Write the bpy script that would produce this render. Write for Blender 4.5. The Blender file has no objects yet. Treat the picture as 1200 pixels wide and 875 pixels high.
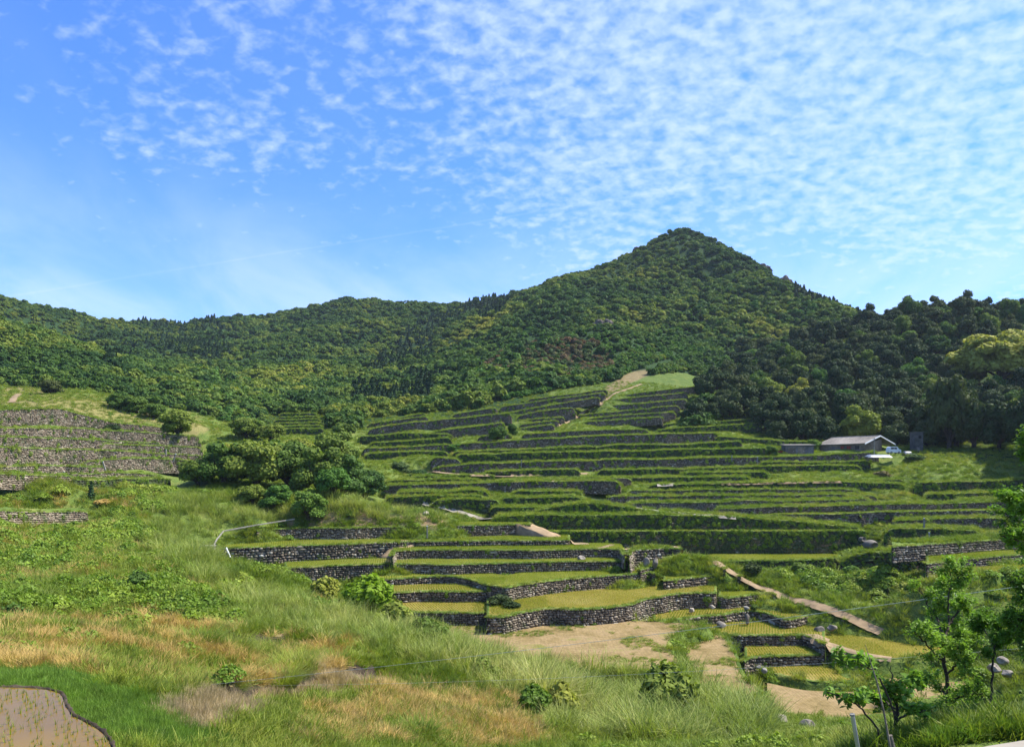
import bpy, math, random
import numpy as np
from mathutils import Vector, Matrix
from mathutils.bvhtree import BVHTree
from mathutils.geometry import tessellate_polygon
random.seed(7); RNG = np.random.default_rng(7)
F = 850.0; YH = 545.0; ZC = 40.0            # focal length in photo pixels, row of the horizon, eye height
SC = bpy.context.scene; COL = SC.collection
PI = math.pi

def P(px, py, D):                            # photo position + distance -> point in the place
    return np.array([(px-600.0)/F*D, D, ZC+(YH-py)/F*D])
def proj(X, Y, Z):
    return 600+X/Y*F, YH-(Z-ZC)/Y*F

# ---------------------------------------------------------------- objects
def mk(name, V, Fc, mats=(), parent=None, smooth=False, attrs=None, midx=None, link=True):
    me = bpy.data.meshes.new(name)
    V = np.asarray(V, dtype=np.float32).reshape(-1, 3)
    if isinstance(Fc, np.ndarray):
        n, k = Fc.shape
        me.vertices.add(len(V)); me.vertices.foreach_set('co', V.ravel())
        me.loops.add(n*k); me.loops.foreach_set('vertex_index', Fc.astype(np.int32).ravel())
        me.polygons.add(n)
        me.polygons.foreach_set('loop_start', np.arange(0, n*k, k, dtype=np.int32))
        me.update(calc_edges=True)
    else:
        me.from_pydata(V.tolist(), [], [list(f) for f in Fc]); me.update()
    for m in mats: me.materials.append(m)
    if midx is not None: me.polygons.foreach_set('material_index', np.asarray(midx, dtype=np.int32))
    if smooth: me.polygons.foreach_set('use_smooth', np.ones(len(me.polygons), dtype=bool))
    if attrs:
        for an, arr in attrs.items():
            arr = np.asarray(arr, dtype=np.float32)
            if arr.ndim == 2:
                a = me.color_attributes.new(an, 'FLOAT_COLOR', 'POINT')
                c = np.ones((len(V), 4), dtype=np.float32); c[:, :arr.shape[1]] = arr
                a.data.foreach_set('color', c.ravel())
            else:
                a = me.attributes.new(an, 'FLOAT', 'POINT'); a.data.foreach_set('value', arr)
    o = bpy.data.objects.new(name, me)
    if link: COL.objects.link(o)
    if parent is not None: o.parent = parent
    return o
def tag(o, label=None, cat=None, group=None, kind='thing'):
    if label: o['label'] = label
    if cat: o['category'] = cat
    if group: o['group'] = group
    o['kind'] = kind
    return o
def struct(o): o['kind'] = 'structure'; return o
def empty(name, loc, rz=0.0):
    o = bpy.data.objects.new(name, None); COL.objects.link(o)
    o.location = loc; o.rotation_euler = (0, 0, rz); o.empty_display_size = .3
    return o

class MB:                                    # collects simple shapes into one mesh
    def __init__(s): s.v = []; s.f = []
    def add(s, V, Fc):
        n = len(s.v); s.v += [tuple(float(c) for c in p) for p in V]; s.f += [tuple(i+n for i in f) for f in Fc]
    def box(s, c, d, rz=0.0, rx=0.0, ry=0.0):
        M = Matrix.Translation(c) @ Matrix.Rotation(rz, 4, 'Z') @ Matrix.Rotation(ry, 4, 'Y') @ Matrix.Rotation(rx, 4, 'X')
        V = [M @ Vector((x*d[0]/2, y*d[1]/2, z*d[2]/2)) for x in (-1, 1) for y in (-1, 1) for z in (-1, 1)]
        s.add(V, [(0,1,3,2),(4,6,7,5),(0,4,5,1),(2,3,7,6),(0,2,6,4),(1,5,7,3)])
    def hexa(s, V): s.add(V, [(0,3,2,1),(4,5,6,7),(0,1,5,4),(1,2,6,5),(2,3,7,6),(3,0,4,7)])
    def tube(s, pts, rad, n=6):
        pts = [Vector(p) for p in pts]
        if not hasattr(rad, '__len__'): rad = [rad]*len(pts)
        V = []; Fc = []
        for i, p in enumerate(pts):
            t = (pts[min(i+1, len(pts)-1)]-pts[max(i-1, 0)]).normalized()
            a = t.orthogonal().normalized() if i == 0 else (a - t*a.dot(t)).normalized()
            b = t.cross(a)
            for k in range(n):
                th = 2*PI*k/n; V.append(p+(a*math.cos(th)+b*math.sin(th))*rad[i])
        for i in range(len(pts)-1):
            for k in range(n):
                Fc.append((i*n+k, i*n+(k+1) % n, (i+1)*n+(k+1) % n, (i+1)*n+k))
        Fc.append(tuple(range(n))[::-1]); Fc.append(tuple(range((len(pts)-1)*n, len(pts)*n)))
        s.add(V, Fc)
    def build(s, name, m, parent=None, smooth=False):
        return mk(name, s.v, s.f, [m] if m else [], parent, smooth)

# ---------------------------------------------------------------- materials
class NT:
    def __init__(s, name):
        s.m = bpy.data.materials.new(name); s.m.use_nodes = True
        s.t = s.m.node_tree; s.t.nodes.clear(); s.out = s.n('ShaderNodeOutputMaterial')
    def n(s, ty, **kw):
        nd = s.t.nodes.new(ty)
        for k, v in kw.items():
            if k.startswith('_'): setattr(nd, k[1:], v)
            else: nd.inputs[k.replace('__', ' ')].default_value = v
        return nd
    def l(s, a, b): s.t.links.new(a, b)
    def noise(s, scale, detail=4, rough=.55, vec=None, dist=0.0):
        nd = s.n('ShaderNodeTexNoise', Scale=scale, Detail=detail, Roughness=rough, Distortion=dist)
        if vec is not None: s.l(vec, nd.inputs['Vector'])
        return nd.outputs['Fac']
    def ramp(s, fac, stops):
        nd = s.n('ShaderNodeValToRGB'); e = nd.color_ramp.elements
        while len(e) > 1: e.remove(e[-1])
        e[0].position = stops[0][0]; e[0].color = (*stops[0][1], 1)
        for p, c in stops[1:]:
            x = e.new(p); x.color = (*c, 1)
        s.l(fac, nd.inputs[0]); return nd.outputs[0]
    def mix(s, fac, a, b, mode='MIX'):
        nd = s.n('ShaderNodeMix', _data_type='RGBA', _blend_type=mode)
        for i, x in ((0, fac), (6, a), (7, b)):
            if hasattr(x, 'default_value'): s.l(x, nd.inputs[i])
            elif isinstance(x, (int, float)): nd.inputs[i].default_value = x
            else: nd.inputs[i].default_value = (*x, 1)
        return nd.outputs[2]
    def math(s, op, a, b=0.0, c=0.0):
        nd = s.n('ShaderNodeMath', _operation=op)
        for i, x in enumerate((a, b, c)):
            if hasattr(x, 'default_value'): s.l(x, nd.inputs[i])
            else: nd.inputs[i].default_value = x
        return nd.outputs[0]
    def pos(s): return s.n('ShaderNodeNewGeometry').outputs['Position']
    def attr(s, name, col=False):
        nd = s.n('ShaderNodeAttribute', _attribute_name=name); return nd.outputs['Color' if col else 'Fac']
    def bump(s, h, strength=.5, dist=.05):
        nd = s.n('ShaderNodeBump', Strength=strength, Distance=dist); s.l(h, nd.inputs['Height']); return nd.outputs[0]
    def princ(s, col, rough=.8, spec=.3, nrm=None, **kw):
        nd = s.n('ShaderNodeBsdfPrincipled')
        if hasattr(col, 'default_value'): s.l(col, nd.inputs['Base Color'])
        else: nd.inputs['Base Color'].default_value = (*col, 1)
        if hasattr(rough, 'default_value'): s.l(rough, nd.inputs['Roughness'])
        else: nd.inputs['Roughness'].default_value = rough
        nd.inputs['Specular IOR Level'].default_value = spec
        for k, v in kw.items(): nd.inputs[k].default_value = v
        if nrm is not None: s.l(nrm, nd.inputs['Normal'])
        s.l(nd.outputs[0], s.out.inputs[0]); return nd

def leafmat(name, stops, patch=.02, pm=.5, trans=.3, rough=.7, spec=.12, var=.35):
    t = NT(name)
    oi = t.n('ShaderNodeObjectInfo')
    pn = t.noise(patch, 3, .6, oi.outputs['Location'])
    f = t.math('ADD', t.math('MULTIPLY', oi.outputs['Random'], 1-pm), t.math('MULTIPLY', t.math('SUBTRACT', t.math('MULTIPLY', pn, 2.4), .7), pm))
    c = t.ramp(f, stops)
    g = t.noise(2.2, 2, .6, t.pos())
    c = t.mix(1.0, c, t.ramp(g, [(.3, (1-var, 1-var, 1-var)), (.7, (1+var*.7, 1+var*.7, 1+var*.35))]), 'MULTIPLY')
    p = t.princ(c, rough, spec)
    tr = t.n('ShaderNodeBsdfTranslucent'); t.l(t.mix(1.0, c, (1.15, 1.25, .55), 'MULTIPLY'), tr.inputs[0])
    mx = t.n('ShaderNodeMixShader'); mx.inputs[0].default_value = trans
    t.l(p.outputs[0], mx.inputs[1]); t.l(tr.outputs[0], mx.inputs[2]); t.l(mx.outputs[0], t.out.inputs[0])
    return t.m
def flat(name, col, rough=.7, spec=.3, scale=3.0, var=.25, bump=0.0, metal=0.0):
    t = NT(name); p = t.pos()
    n = t.noise(scale, 5, .6, p); n2 = t.noise(scale*.13, 3, .6, p)
    c = t.mix(1.0, col, t.ramp(n, [(.3, (1-var,)*3), (.7, (1+var,)*3)]), 'MULTIPLY')
    c = t.mix(1.0, c, t.ramp(n2, [(.35, (1-var,)*3), (.65, (1+var*.6,)*3)]), 'MULTIPLY')
    t.princ(c, rough, spec, t.bump(n, bump) if bump else None, Metallic=metal)
    return t.m

M = {}
def build_mats():
    M['oak'] = leafmat('evergreen_leaves', [(0,(.022,.056,.020)),(.28,(.050,.105,.026)),(.5,(.090,.155,.030)),(.70,(.19,.235,.040)),(1,(.36,.33,.06))], .014, .68, .30)
    M['bright'] = leafmat('young_leaves', [(0,(.05,.12,.025)),(.5,(.095,.19,.035)),(1,(.17,.25,.045))], .03, .5, .3)
    M['cedar'] = leafmat('cedar_needles', [(0,(.018,.046,.018)),(1,(.042,.085,.028))], .03, .4, .1)
    M['rust'] = leafmat('rusty_brush', [(0,(.20,.10,.06)),(.4,(.17,.13,.06)),(.6,(.10,.14,.045)),(1,(.07,.14,.04))], .05, .4, .2)
    M['wood'] = leafmat('wood_leaves', [(0,(.022,.046,.018)),(.5,(.045,.074,.024)),(.85,(.085,.105,.032)),(1,(.08,.12,.03))], .03, .4, .22)
    M['gold'] = leafmat('flowering_leaves', [(0,(.30,.31,.05)),(1,(.38,.36,.07))], .03, .3, .25)
    M['reed'] = leafmat('reed_blades', [(0,(.13,.19,.03)),(.4,(.21,.27,.055)),(.75,(.31,.33,.09)),(1,(.42,.38,.14))], .06, .5, .35, .45)
    M['grass'] = leafmat('grass_blades', [(0,(.09,.15,.02)),(.4,(.165,.23,.03)),(.75,(.25,.28,.045)),(1,(.36,.30,.10))], .08, .5, .35, .5)
    M['lawn'] = leafmat('lush_grass_blades', [(0,(.11,.20,.03)),(1,(.20,.31,.05))], .2, .5, .35, .5)
    M['straw'] = leafmat('straw_blades', [(0,(.30,.21,.06)),(.5,(.48,.33,.11)),(1,(.58,.41,.18))], .1, .5, .3, .6)
    M['pink'] = leafmat('dry_seed_heads', [(0,(.36,.27,.14)),(1,(.52,.40,.26))], .2, .5, .3, .6)
    M['weed'] = leafmat('weed_leaves', [(0,(.09,.16,.022)),(.4,(.16,.25,.03)),(.8,(.25,.32,.045)),(1,(.33,.35,.07))], .12, .5, .3, .5)
    M['yellow'] = leafmat('yellow_green_leaves', [(0,(.15,.25,.02)),(1,(.20,.30,.025))], .1, .3, .35)
    M['rice'] = leafmat('rice_leaves', [(0,(.16,.22,.02)),(1,(.24,.28,.035))], .05, .5, .4)
    M['bark'] = flat('bark', (.06,.048,.036), .9, .1, 8, .4, .6)
    M['twig'] = flat('pale_bark', (.20,.17,.13), .9, .1, 8, .4, .5)
    M['concrete'] = flat('concrete', (.24,.225,.19), .9, .2, 1.5, .25, .3)
    M['tanconcrete'] = flat('stained_concrete', (.30,.22,.15), .9, .2, 1.2, .3, .3)
    M['dirt'] = flat('bare_dirt', (.25,.18,.105), .95, .1, 1.2, .22, .6)
    M['soil'] = flat('dark_soil', (.055,.042,.028), .95, .1, 4, .4, .8)
    M['rock'] = flat('boulder_rock', (.20,.175,.14), .85, .2, 1.3, .45, .9)
    M['road'] = flat('track_concrete', (.27,.24,.19), .9, .2, .8, .18, .3)
    M['white'] = flat('white_paint', (.75,.75,.73), .5, .4, 2, .08)
    M['steel'] = flat('galvanised_steel', (.5,.5,.5), .4, .5, 4, .15, 0, .7)
    M['cable'] = flat('pale_cable', (.5,.52,.42), .6, .3, 4, .1)
    M['plank'] = flat('weathered_planks', (.20,.155,.12), .9, .1, 2.5, .35, .3)
    M['greyplank'] = flat('grey_planks', (.16,.145,.14), .9, .1, 2.5, .35, .3)
    M['roof'] = flat('grey_roof_sheet', (.25,.22,.185), .85, .2, 1.5, .3, .2)
    M['glass'] = flat('dark_window_glass', (.03,.035,.035), .15, .5, 2, .2)
    M['red'] = flat('faded_red_door', (.28,.035,.02), .7, .3, 2, .3)
    M['dark'] = flat('dark_opening', (.012,.011,.010), .9, .1)
    M['tyre'] = flat('tyre_rubber', (.02,.02,.02), .8, .2)
    M['hutwall'] = flat('shade_dark_concrete', (.10,.10,.095), .9, .1, 1.2, .35, .3)  # concrete darkened to carry the deep shade round the hut
    M['sheet'] = flat('plastic_sheet', (.15,.17,.20), .35, .5, 2, .1)
    # rubble stone: tone of each stone in an attribute, lichen and moss over it
    for nm, mo in (('stone', 0.0), ('mossy', .62), ('lichen', .12)):
        t = NT(nm+'_rubble'); p = t.pos(); tone = t.attr('tone')
        if nm == 'lichen': st = [(0,(.15,.115,.08)),(.5,(.30,.245,.175)),(.85,(.42,.355,.26)),(1,(.5,.45,.37))]
        else: st = [(0,(.085,.066,.048)),(.45,(.20,.165,.12)),(.8,(.34,.29,.22)),(1,(.52,.48,.40))]
        c = t.ramp(tone, st)
        n = t.noise(7, 5, .65, p)
        c = t.mix(1.0, c, t.ramp(n, [(.3,(.6,.6,.6)),(.7,(1.35,1.33,1.28))]), 'MULTIPLY')
        mossn = t.noise(.55, 4, .65, p)
        f = t.math('MULTIPLY', t.ramp(t.math('ADD', mossn, mo*.45), [(.55,(0,0,0)),(.72,(1,1,1))]), .85)
        c = t.mix(f, c, (.045,.085,.022))
        t.princ(c, .9, .15, t.bump(n, .8, .05)); M[nm] = t.m
    # terrain: zone mask (R dry, G bare earth, B forest floor, dark too for shade inside the wood) over green ground
    t = NT('ground_cover'); p = t.pos(); z = t.attr('zone', True)
    sp = t.n('ShaderNodeSeparateColor'); t.l(z, sp.inputs[0])
    n1 = t.noise(.35, 6, .65, p); n2 = t.noise(3.0, 4, .7, p)
    g = t.ramp(n1, [(.3,(.07,.11,.022)),(.5,(.12,.17,.034)),(.66,(.18,.20,.05)),(.75,(.24,.20,.08))])
    d = t.ramp(n1, [(.3,(.20,.15,.06)),(.5,(.31,.22,.10)),(.7,(.22,.20,.07))])
    c = t.mix(sp.outputs[0], g, d)
    c = t.mix(sp.outputs[1], c, t.ramp(n1, [(.3,(.24,.15,.08)),(.7,(.36,.25,.15))]))
    c = t.mix(sp.outputs[2], c, t.ramp(n1, [(.3,(.016,.036,.013)),(.7,(.035,.07,.018))]))
    c = t.mix(1.0, c, t.ramp(n2, [(.25,(.55,.55,.55)),(.7,(1.3,1.3,1.25))]), 'MULTIPLY')
    t.princ(c, .95, .1, t.bump(n2, 1.0, .3)); M['ground'] = t.m
    # grassy turf on the lips
    t = NT('turf'); p = t.pos(); n2 = t.noise(2.5, 5, .7, p); n1 = t.noise(.2, 3, .6, p)
    c = t.ramp(n1, [(.35,(.08,.13,.024)),(.55,(.13,.18,.036)),(.7,(.21,.21,.06))])
    c = t.mix(1.0, c, t.ramp(n2, [(.3,(.6,.6,.6)),(.7,(1.3,1.3,1.2))]), 'MULTIPLY')
    t.princ(c, .95, .1, t.bump(n2, 1.0, .2)); M['turf'] = t.m
    t = NT('field_earth'); p = t.pos(); n1 = t.noise(.25, 4, .6, p); n2 = t.noise(2.0, 6, .7, p)
    wv = t.n('ShaderNodeTexWave', Scale=.8, Distortion=4.0, Detail=3.0); t.l(p, wv.inputs['Vector'])
    c = t.ramp(n1, [(.3,(.15,.11,.04)),(.45,(.215,.155,.065)),(.6,(.26,.185,.09)),(.70,(.17,.16,.04))])
    c = t.mix(1.0, c, t.ramp(n2, [(.3,(.75,.75,.75)),(.7,(1.15,1.15,1.15))]), 'MULTIPLY')
    t.princ(c, .95, .1, t.bump(t.math('ADD', n2, t.math('MULTIPLY', wv.outputs['Fac'], .12)), .7, .10)); M['earth'] = t.m
    # paddies: thin muddy water
    for nm, a, b in (('paddy_far', (.165,.175,.022), (.21,.21,.035)), ('paddy_near', (.24,.185,.035), (.29,.22,.055)), ('paddy_mud', (.145,.085,.010), (.20,.12,.016))):
        t = NT(nm); p = t.pos(); n1 = t.noise(.18, 4, .6, p); n2 = t.noise(9, 3, .6, p)
        c = t.ramp(n1, [(.35, a), (.65, b)])
        t.princ(c, t.ramp(n1, [(.3,(.10,)*3),(.7,(.28,)*3)]), .3, t.bump(n2, .12, .01), IOR=1.33); M[nm] = t.m
# ---------------------------------------------------------------- terraces
def dn(z, yl, yb): return z*(yb-YH)/(yl-YH)      # level below a wall from its lip row and foot row
B0 = -19.6
Z1 = dn(B0, 731, 712); Z2 = dn(Z1, 690.5, 676); ZM = dn(Z2, 676.5, 683.5); ZL = dn(ZM, 693, 705)
Z3 = dn(Z2, 668.3, 657.5); Z4 = dn(Z3, 653.3, 643.5); Z5 = dn(Z4, 638.3, 632.5); Z6 = dn(Z5, 628.5, 616)
R1 = dn(Z4, 644, 660); R2 = dn(R1, 660.5, 668.5); R3 = dn(R2, 673, 688); R4 = dn(R3, 694.5, 707); R5 = dn(R4, 720, 730)
R6 = dn(R5, 743, 755); R7 = dn(R6, 767.5, 779); R8 = dn(R7, 798, 803)
# key, lip points in photo, level z or distance D, wall height, tread depth, face (s stone, m mossy and at times a stand-in for bank shade, l lichen, g grass), tread, label
T = []
def te(key, pts, H, B, face, tread, label, z=None, D=None, s=.36, ret=True): T.append(dict(key=key, pts=pts, z=z, D=D, H=H, B=B, face=face, tread=tread, label=label, s=s, ret=ret))
te('B0', [(540,752),(580,762),(650,778),(740,790),(785,788),(803,778)], 1.4, 21, 'g', 'earth', '', z=B0); T[-1]['poly'] = [(520,745),(580,763),(650,779),(740,791),(785,789),(803,779),(793,768),(784,757),(787,747),(802,738),(838,733),(760,727),(600,726),(520,730)]
te('M2', [(790,806),(830,818),(875,825),(905,821),(912,812)], 1.6, 19, 'g', 'earth', '', z=B0-1.3); T[-1]['poly'] = [(790,807),(802,790),(799,766),(806,747),(830,739),(850,746),(861,765),(866,785),(880,801),(903,820),(875,826),(830,819)]
te('R8', [(895,830),(940,840),(990,842),(1040,838),(1090,832)], 1.2, 9, 's', 'earth', 'low dark stone wall under the lowest bare dirt plot beside the leafy sapling', z=R8)
te('Z1', [(570,722.5),(592,722),(606,718),(643,713),(690,713),(713,712),(741,707.5),(765,700),(790,696),(815,694.5),(840,693.7)], 2.4, 14, 's', 'rice', 'tall curving stone wall holding the big paddy above the bare tan field', z=Z1)
te('ZL', [(430,722),(480,717),(530,718),(560,719),(590,716),(612,713),(623,711.5)], 1.0, 8, 's', 'rice', 'low stone wall ending under the dark bramble ridge by the reeds', z=ZL)
te('ZM', [(457,694),(487,693),(527,692.5),(553,692.5),(574,692)], 1.6, 6, 's', 'rice', 'stone wall under the short crescent paddy with visible rice rows', z=ZM)
te('Z2', [(435,679),(453,678.7),(487,676.7),(513,675),(533,675),(553,679),(570,684),(593,688),(611,684),(643,680),(690,676),(713,674),(748,671.5),(762,669.5),(768,672)], 2.1, 11, 's', 'rice', 'long bent stone wall with a V shaped prow above the big paddy', z=Z2)
te('Z3', [(333,666),(361,663.5),(403,661.7),(457,660),(487,660),(527,662),(543,661),(620,658.3),(667,657.5),(733,657.5),(739,660)], 1.7, 7, 's', 'rice', 'long straight stone wall with a rusty soil gap near its middle', z=Z3)
te('Z4', [(460,651),(463,645),(487,644),(510,644),(620,644),(700,643),(727,644),(732,650)], 1.5, 9, 's', 'rice', 'dark stone wall with rounded right end and a pale boulder at its foot', z=Z4)
te('Z4b', [(737,650),(742,644),(783,641.5),(798,643)], 2.3, 3, 's', 'grass', 'short stone wall with two leaning pale slabs at the bend of the dirt track', z=Z4, s=.5)
te('Z5', [(254,643),(262,642),(333,639.5),(403,637),(445,635.5),(482,634),(620,633),(668,632.5)], 2.1, 9, 's', 'rice', 'long wall of big rounded stones under the paddy with the concrete rim', z=Z5, s=.48)
te('Z6', [(301,621.5),(310,619.7),(364,618.5),(420,618),(502,616),(560,615),(612,614),(622,614.5)], 2.0, 9, 's', 'rice', 'highest wall of the sunny paddies with straight top and white grey stones', z=Z6)
te('R1', [(750,668),(760,665),(793,660.5),(827,657.5),(840,659),(850,666)], 1.2, 5, 's', 'grass', 'short low stone wall just below the slab wall left of the dirt track', z=R1)
te('R2', [(777,680),(800,678),(827,675),(843,673),(860,672.5),(868,675)], 1.9, 5.5, 's', 'rice', 'rounded stone wall under the small paddy against the dirt track', z=R2, s=.45)
te('R3', [(842,698),(850,700),(875,697),(890,694.5),(903,694),(909,697)], 1.7, 6, 's', 'rice', 'crumbling stone wall with a small green shrub growing on its left end', z=R3, s=.42)
te('R4', [(765,728),(790,726),(815,722),(840,720),(870,715),(885,715),(900,719),(920,726),(932,724),(955,717),(975,715),(990,725)], 1.4, 12, 's', 'rice', 'stone wall with large boulders under the narrow paddy below the track', z=R4, s=.5)
te('R5', [(815,742),(825,739.5),(840,741),(855,743.5),(890,743),(940,743),(952,747),(967,756)], 1.6, 8, 's', 'rice', 'dark straight stone wall sloping into a pale dirt bank at its right end', z=R5)
te('R6', [(872,774),(877,770),(900,769),(940,767.5),(980,766),(1002,767.5),(1027,772)], 1.6, 7, 's', 'rice', 'dark stone wall with white tumbled stones at its left end', z=R6, s=.42)
te('R7', [(895,786),(905,789),(930,793),(957,799),(985,800),(1010,796.5),(1035,793)], .8, 7, 'g', 'rice', '', z=R7)
te('R9', [(950,742),(958,750),(968,757),(985,763),(1010,768),(1045,772),(1075,772),(1110,768),(1150,752),(1172,742)], 1.6, 15, 'g', 'rice', '', z=R6+.75)
te('RA', [(1040,822),(1090,818),(1150,812),(1230,806)], 1.0, 9, 'g', 'earth', '', z=R7+.3)
te('PP', [(800,664),(850,657),(885,656),(925,656),(962,655),(985,653)], 2.2, 12, 'm', 'rice', 'overgrown stone wall half buried in weeds at the head of the green gully', z=dn(-11.9, 622, 648))
te('TT', [(640,622.8),(700,622.5),(760,622),(880,622),(960,622),(1005,621.7),(1014,623)], 4.2, 5, 'm', 'rice', 'very tall dark wall covered in ivy above the dirt track', z=-11.9, s=.32)
C = [(575,606),(600,603),(683,603.3),(775,602.5),(860,606),(900,609),(940,611),(1012,618)]
te('U1', C, 3.0, 6, 'm', 'grass', 'long shaded stone wall directly below the grey curving track', D=135)
te('U2', [(622,599),(650,594),(683,589),(703,589),(733,594),(775,599),(800,601),(832,604),(862,607.5)], 2.2, 5, 'm', 'grass', 'dark hump shaped wall carrying the crest of the grey track', D=139)
te('E2', [(573,593),(620,593.5),(645,595)], 1.6, 5, 'm', 'grass', 'small dark weedy wall left of the track crest', D=142)
te('E1', [(505,587),(545,585.5),(587,586)], 1.4, 4, 'm', 'grass', 'thin dark step left of the weedy wall by the track', D=145)  # bank shade put into a dark mossy face
te('FF', [(585,583),(620,582.5),(672,582.5),(684,583)], 1.6, 5, 'm', 'grass', 'dark low wall with slanting poles just left of the track crest', D=147)
te('U2b', [(880,604.5),(997,601),(1080,599),(1177,597.5),(1210,597)], 2.6, 7, 's', 'rice', 'long tumbledown wall under a bright thin paddy at the right', D=141)
te('U3b', [(836,598),(843,596),(900,594),(960,593),(1000,591.5),(1080,590),(1150,588),(1210,587)], 1.6, 6, 's', 'grass', 'sunlit pinkish stone wall above the bright thin paddy', D=146, s=.3)
te('U3', [(733,590),(800,588),(880,587),(960,586),(1020,584)], 1.3, 5, 'l', 'grass', 'low pale stone wall second above the end of the grey track', D=151, s=.3)
te('U4', [(707,581.5),(800,581),(880,580),(960,579.7),(1030,581)], 1.6, 6, 's', 'grass', 'straight stone wall beginning at the right side of the track crest', D=156, s=.3)
te('GA', [(463,576.5),(520,575.5),(558,574.5),(575,577)], 1.8, 7, 'm', 'grass', 'dark stone wall beside the pale reed bank', D=151)
te('GB', [(600,575.5),(640,575),(683,575)], 1.2, 4, 'm', 'grass', 'thin mossy step left of the grey track crest', D=154)  # mossy face stands in for a shaded bank
te('HB', [(450,568.5),(500,567.5),(557,566),(620,564),(723,563),(728,565)], 1.4, 9, 's', 'dirtgrass', 'long speckled stone wall below the orange dirt strip', D=160, s=.3)
te('HC', [(447,563.8),(500,562),(565,561)], .8, 4, 'm', 'grass', 'thin dark step just above the long speckled wall', D=166)  # dark face takes the place of bank shade
te('HD', [(482,557.5),(550,556.7),(580,556.5)], .8, 4, 'm', 'grass', 'thin dark step second above the long speckled wall', D=171)
te('U5', [(760,568),(800,567),(900,565.5),(985,564),(1060,567)], .9, 6, 'm', 'grass', 'thin dark step edging the grass slope below the farm', D=163)  # shaded edge of the slope built as a dark face
te('X1', [(735,575),(850,573.5),(990,573),(1010,575)], .9, 5, 's', 'grass', 'thin grey step third above the end of the curving track', D=160, s=.3)
te('X2', [(690,560.5),(790,559),(880,558.5)], .9, 5, 'm', 'grass', 'thin dark step in the grass under the orange path line', D=170)
te('X3', [(890,541.5),(960,540.5),(1020,540)], .9, 5, 'm', 'grass', 'thin dark step close below the farmhouse terrace', D=184)
te('X4', [(450,582),(500,581),(570,580.5)], 1.2, 4, 'm', 'grass', 'thin dark step between the reed bank and the weedy wall', D=148)
te('X5', [(425,525),(480,523.5),(530,521)], 1.3, 5, 's', 'grass', 'brownish step first below the small steps right of the tree clump', D=207, s=.3)
te('X6', [(428,531),(470,530),(525,529)], 1.0, 5, 'm', 'grass', 'brownish step second below the small steps right of the tree clump', D=201)
te('X7', [(612,509),(650,506.5),(720,503.5),(760,503)], 1.0, 5, 's', 'grass', 'grey step immediately above the big straight grey wall', D=217, s=.3)
te('X8', [(640,560.5),(680,560),(740,559)], .8, 4, 's', 'grass', 'short pale step right under the orange dirt strip', D=166, s=.3)
te('X9', [(1045,608.5),(1110,607),(1180,606.5)], 1.2, 4, 's', 'grass', 'tumbled grey step midway down the right tumbledown wall', D=137, s=.3)
te('XA', [(430,497),(470,489),(500,484)], 1.2, 5, 's', 'grass', 'dark slanting step touching the forest edge on the upper left', D=252, s=.3)
te('XB', [(530,485.5),(560,481),(583,477.5)], 1.2, 5, 's', 'grass', 'short slanting step under the bright grass strip on the upper left', D=255, s=.3)
te('XC', [(560,511.5),(575,510),(600,508.5)], 1.0, 5, 's', 'grass', 'short step just under the round dark terrace tree', D=219, s=.3)
te('XD', [(905,563),(1000,561.5),(1060,561)], .8, 5, 'm', 'grass', 'thin shaded step above the orange path line on the right', D=168)
te('XE', [(1085,579),(1150,577.5),(1220,577)], .9, 5, 'm', 'grass', 'thin dark step under the shaded wall at the right edge', D=157)
te('VV', [(1070,566),(1130,564.5),(1200,562),(1240,561)], 2.0, 7, 'm', 'grass', 'dark stone wall in the hill shade at the right edge of the terraces', D=163)
te('VW', [(1120,586),(1150,584),(1210,583)], 1.0, 5, 'm', 'grass', 'short dark wall nearly hidden behind the roadside tree branches', D=152)
te('HI', [(567,551.9),(620,550.5),(680,549.5)], 1.0, 5, 'm', 'grass', 'low dark wall immediately above the orange dirt strip', D=177)
te('J3', [(797,553.5),(850,552.5),(900,553)], .9, 5, 'm', 'grass', 'short low wall in the grass two steps under the farm wall', D=175)
te('J2', [(700,551),(800,549.5),(870,547),(960,545),(1010,546)], 1.2, 4, 'm', 'grass', 'thin mossy step directly under the long grey farm wall', D=181)  # grass bank; its shade is built as a mossy face
te('JJ', [(505,549),(512,547),(560,543.5),(630,541),(760,538),(850,536),(920,534.5),(963,533),(1013,530),(1030,530)], 2.1, 13, 's', 'grass', 'very long grey stone wall running out below the farmhouse', D=187, s=.3)
te('J0', [(505,537),(520,536),(540,538)], 1.2, 4, 's', 'grass', 'small detached brown stone wall beside the thicket at the left end', D=190)
te('KK', [(535,534),(560,532),(650,530),(760,528),(887,524.5),(900,524.5)], 1.3, 5, 'm', 'grass', 'low mossy step between two grass strips, first above the very long grey wall', D=194)  # grass lip; its bank shade is drawn as a dark mossy wall
te('LL', [(530,530),(600,527),(700,523),(760,521),(800,520.5),(870,517)], 1.3, 6, 'm', 'grass', 'low mossy step second above the very long grey wall', D=201)  # another grass lip with bank shade drawn as dark wall
te('MM', [(536,521),(545,519.5),(600,516),(660,513),(720,510),(760,509),(800,508),(843,507.5)], 2.5, 9, 's', 'grass', 'big straight grey wall above two grass steps, third tier over the farm level', D=208, s=.3)
te('N0', [(838,511),(860,512),(890,515),(930,517),(960,518)], 1.3, 8, 'm', 'grass', 'low mossy step right of the big straight grey wall', D=207)  # grass lip, shade under it given by the mossy face
te('N1', [(433,519),(480,517),(523,513),(530,514)], 1.5, 5, 'm', 'grass', 'brownish wall lowest of the small steps right of the tree clump', D=214)
te('N2', [(420,511),(467,508),(530,508.5)], 1.2, 5, 'm', 'grass', 'thin dark step second right of the tree clump', D=221)  # dark mossy face drawn for the shade of a bank
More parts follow.
